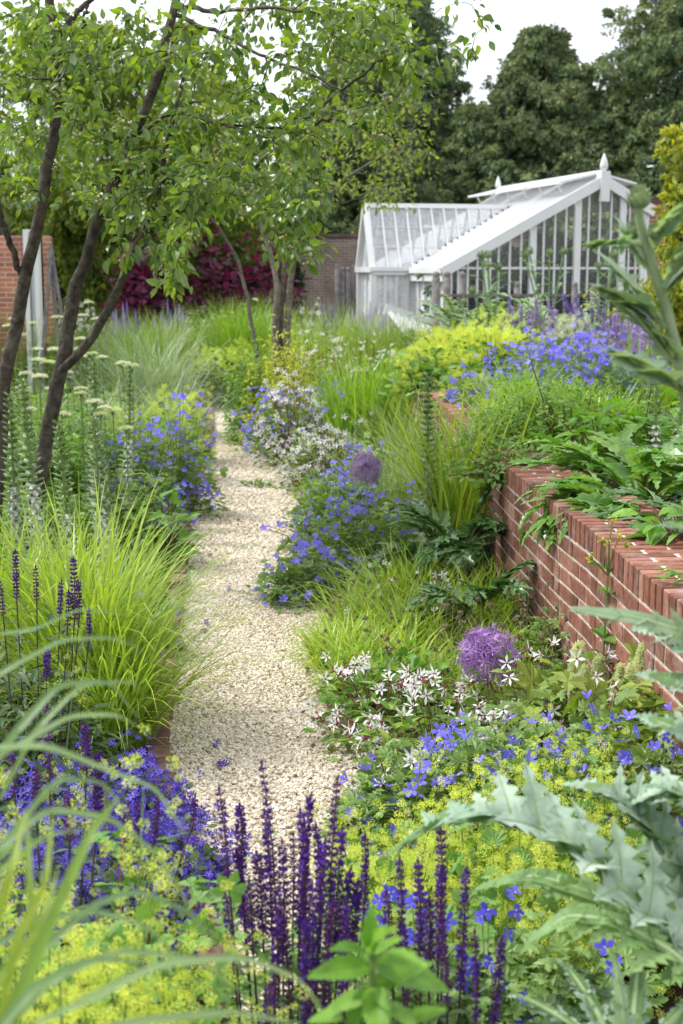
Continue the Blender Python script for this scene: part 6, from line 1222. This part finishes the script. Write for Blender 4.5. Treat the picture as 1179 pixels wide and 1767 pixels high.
# hazy purple and white spikes behind
def hazy(px, D, R, H, n, col, label, z0=TZ, sp_h=.2, name='giant_hyssop', sr=.018):
    r = leafy(px, D, R, H*.75, label, 'ger_leaf', 800, .05, z0, T=T_LANCE, name=name, cat='flower clump'); p, d = dome(n, R, H*.85, .8); m2 = MB(); me_key = col+name
    if me_key not in FM: FM[me_key] = salvia_spike(sp_h, 77, True, col, col, sr, .02)
    k = place_copies('flower_spike', FM[me_key], r, p, frames(np.tile(A(0, 1, 0), (n, 1))+rs.normal(size=(n, 3))*.1, A([0,0,1])+rs.normal(size=(n, 3))*.12), U(.75, 1.25, n), 90)
    stems(p, .5, .003).build('stems', M['gstem'], r); return r
hazy(930, 17.5, .7, Z(520,17.5)-TZ, 60, 'lilac', 'hazy lilac-pink flower spikes left of centre on the raised bed')
hazy(1010, 18.0, .7, Z(515,18)-TZ, 60, 'lavender', 'violet-blue flower spikes in front of the netted fence', name='catmint')
hazy(1070, 16.5, .5, Z(535,16.5)-TZ, 40, 'lavender', 'violet-blue flower spikes near the right frame edge', name='catmint')
hazy(1060, 13.4, .5, Z(552,13.4)-TZ, 34, 'lilac', 'dusky pink flower spikes behind the blue drift', sr=.015)
hazy(1120, 13.0, .4, Z(570,13)-TZ, 26, 'lilac', 'dusky pink flower spikes at the right frame edge', sr=.015)
hazy(880, 16.5, .4, Z(535,16.5)-TZ, 30, 'lavender', 'violet-blue flower spikes behind the lime mounds', name='catmint')
r = leafy(985, 16.5, .5, Z(545,16.5)-TZ, 'pale cream-white flower haze between the violet spikes', 'card_green', 700, .05, TZ, T=T_LANCE, name='white_haze_plant', cat='flower clump'); p, d = dome(300, .5, Z(540,16.5)-TZ, .7); mb = MB(); mb.inst(T_FROTH, p, frames(rs.normal(size=(300, 3)), rs.normal(size=(300, 3))), .03); stuff(mb.build('flower_mass', M['cream'], r))
grass(1090, 15, .6, .6, 420, 'olive green grass behind the dusky pink spikes', 'grass_mid', .8, .014)
grass(1150, 11, .5, .5, 300, 'yellow-green grass at the right frame edge of the raised bed', 'sword', .8, .014)
# distant cardoons with globe heads
def globe_thistle(px, D, heads, label, R=.55, H=.9):
    root = empty('globe_artichoke', (X(px, D, .75), D, .75), label, 'plant', 'grey-green globe artichokes before the greenhouse'); b = A(*root.location)
    mb = MB()
    for k in range(14):
        az = 2*pi*k/14+U(-.2, .2); pinnate(U(.7, 1.15), .2, 7, .7, U(.6, 1.2), rs.randint(1e6), LOBE_S, mb=mb, az=az, base=A(0, 0, U(0, .4)), rach=.01)
    mb.build('leaves', [M['card_green'], M['card_stem']], root)
    for hx, hy in heads:
        t = A(*PT(hx, hy, D+U(-.3, .3)))-b; m2 = MB(); m2.tubes(smooth_path([(0, 0, .2), (t[0]*.5, t[1]*.5, t[2]*.6), tuple(t)], 6)[None], .012, 5)
        k = 5
        for j in range(k): q = .35+.12*j; c = A(0,0,.2)*(1-q)+t*q; pinnate(U(.25, .4), .08, 5, .5, .7, rs.randint(1e6), LOBE_S, mb=m2, az=U(0, 6.3), base=c, rach=.006, ms=0)
        m2.build('stem', M['card_green'], root)
        m2 = MB(); q = nrm(rs.normal(size=(60, 3))); m2.inst(T_SIMPLE, q*.035, frames(q+A(0,0,.5), rs.normal(size=(60, 3))), .035); m2.inst(T_ICO, A([0,0,0]), np.eye(3)[None], .045, r=A(.5)); o = m2.build('globe_head', M['bract'], root); o.location = t
globe_thistle(850, 18.5, [(830,440),(841,458),(860,461),(842,390+50),(815,500)], 'grey-green globe artichoke nearest the fence posts')
globe_thistle(945, 19.0, [(913,433),(949,436),(973,434),(905,440)], 'grey-green globe artichoke in front of the gable centre')
globe_thistle(1035, 19.0, [(1033,458),(1062,436),(1058,440)], 'grey-green globe artichoke at the right of the gable')
globe_thistle(790, 19.6, [(800,520)], 'low grey-green artichoke leaves beside the fence posts')
globe_thistle(890, 19.3, [], 'grey-green artichoke leaves between the two left ones')
# ================================================================ GROUND COVER between the clumps
def cover(name, n, xf, y0, y1, zf, lab_mat='cover', s=(.03, .07), hmax=.12, T=T_PALM):
    y = y0+(y1-y0)*U(0, 1, n)**1.3; x = xf(y, U(0, 1, n)); z = zf(x, y)+U(0, 1, n)**1.5*hmax; mb = MB(); mb.inst(T, np.stack([x, y, z], -1), frames(rs.normal(size=(n, 3))+A(0,0,.1), A([0,0,1])+rs.normal(size=(n, 3))*.4), U(s[0], s[1], n)*(1+y*.05)); return stuff(mb.build(name, M[lab_mat]))
cover('ground_cover', 15000, lambda y, q: pl(y)-.12-q*(1.2+.28*y), 1.2, 21, lambda x, y: 0*x-.02, hmax=.16)
cover('ground_cover', 9000, lambda y, q: (pl(y)+pw(y)+.12)*(1-q)+q*(wx(y)-.02), 3.8, 14, lambda x, y: 0*x-.02, hmax=.14)
cover('ground_cover', 3000, lambda y, q: -.3+q*1.4, 1.3, 3.3, lambda x, y: 0*x-.02, hmax=.14)
cover('ground_cover', 6000, lambda y, q: wx(y)+.45+q*(1+.3*y), 2.8, 14, lambda x, y: 0*x+TZ, hmax=.12)
cover('ground_cover', 16000, lambda y, q: (q-.5)*(y*.62+3), 14.5, 34, lambda x, y: np.where(y < 60, tz(x, y), 0), s=(.05, .12), hmax=.35, T=T_PALM7) if False else None
n = 16000; y = 15+19*U(0, 1, n)**1.2; x = (U(0, 1, n)-.5)*(y*.62+3); k = (y > 21.6) | (x > pl(np.minimum(y, 21))+1.0) | (x < pl(np.minimum(y, 21))-.2); x, y = x[k], y[k]; lx = (x-P0[0])*cos(GA)+(y-P0[1])*sin(GA); ly = -(x-P0[0])*sin(GA)+(y-P0[1])*cos(GA); k = ~((lx > -1.1) & (lx < 4.2) & (ly > -.2) & (ly < 5.6)); x, y = x[k], y[k]; n = len(x)
mb = MB(); mb.inst(T_PALM, np.stack([x, y, tz(x, y)+U(0, 1, n)**1.4*.4], -1), frames(rs.normal(size=(n, 3)), A([0,0,1])+rs.normal(size=(n, 3))*.5), U(.07, .17, n)); stuff(mb.build('ground_cover', M['ger_leaf']))
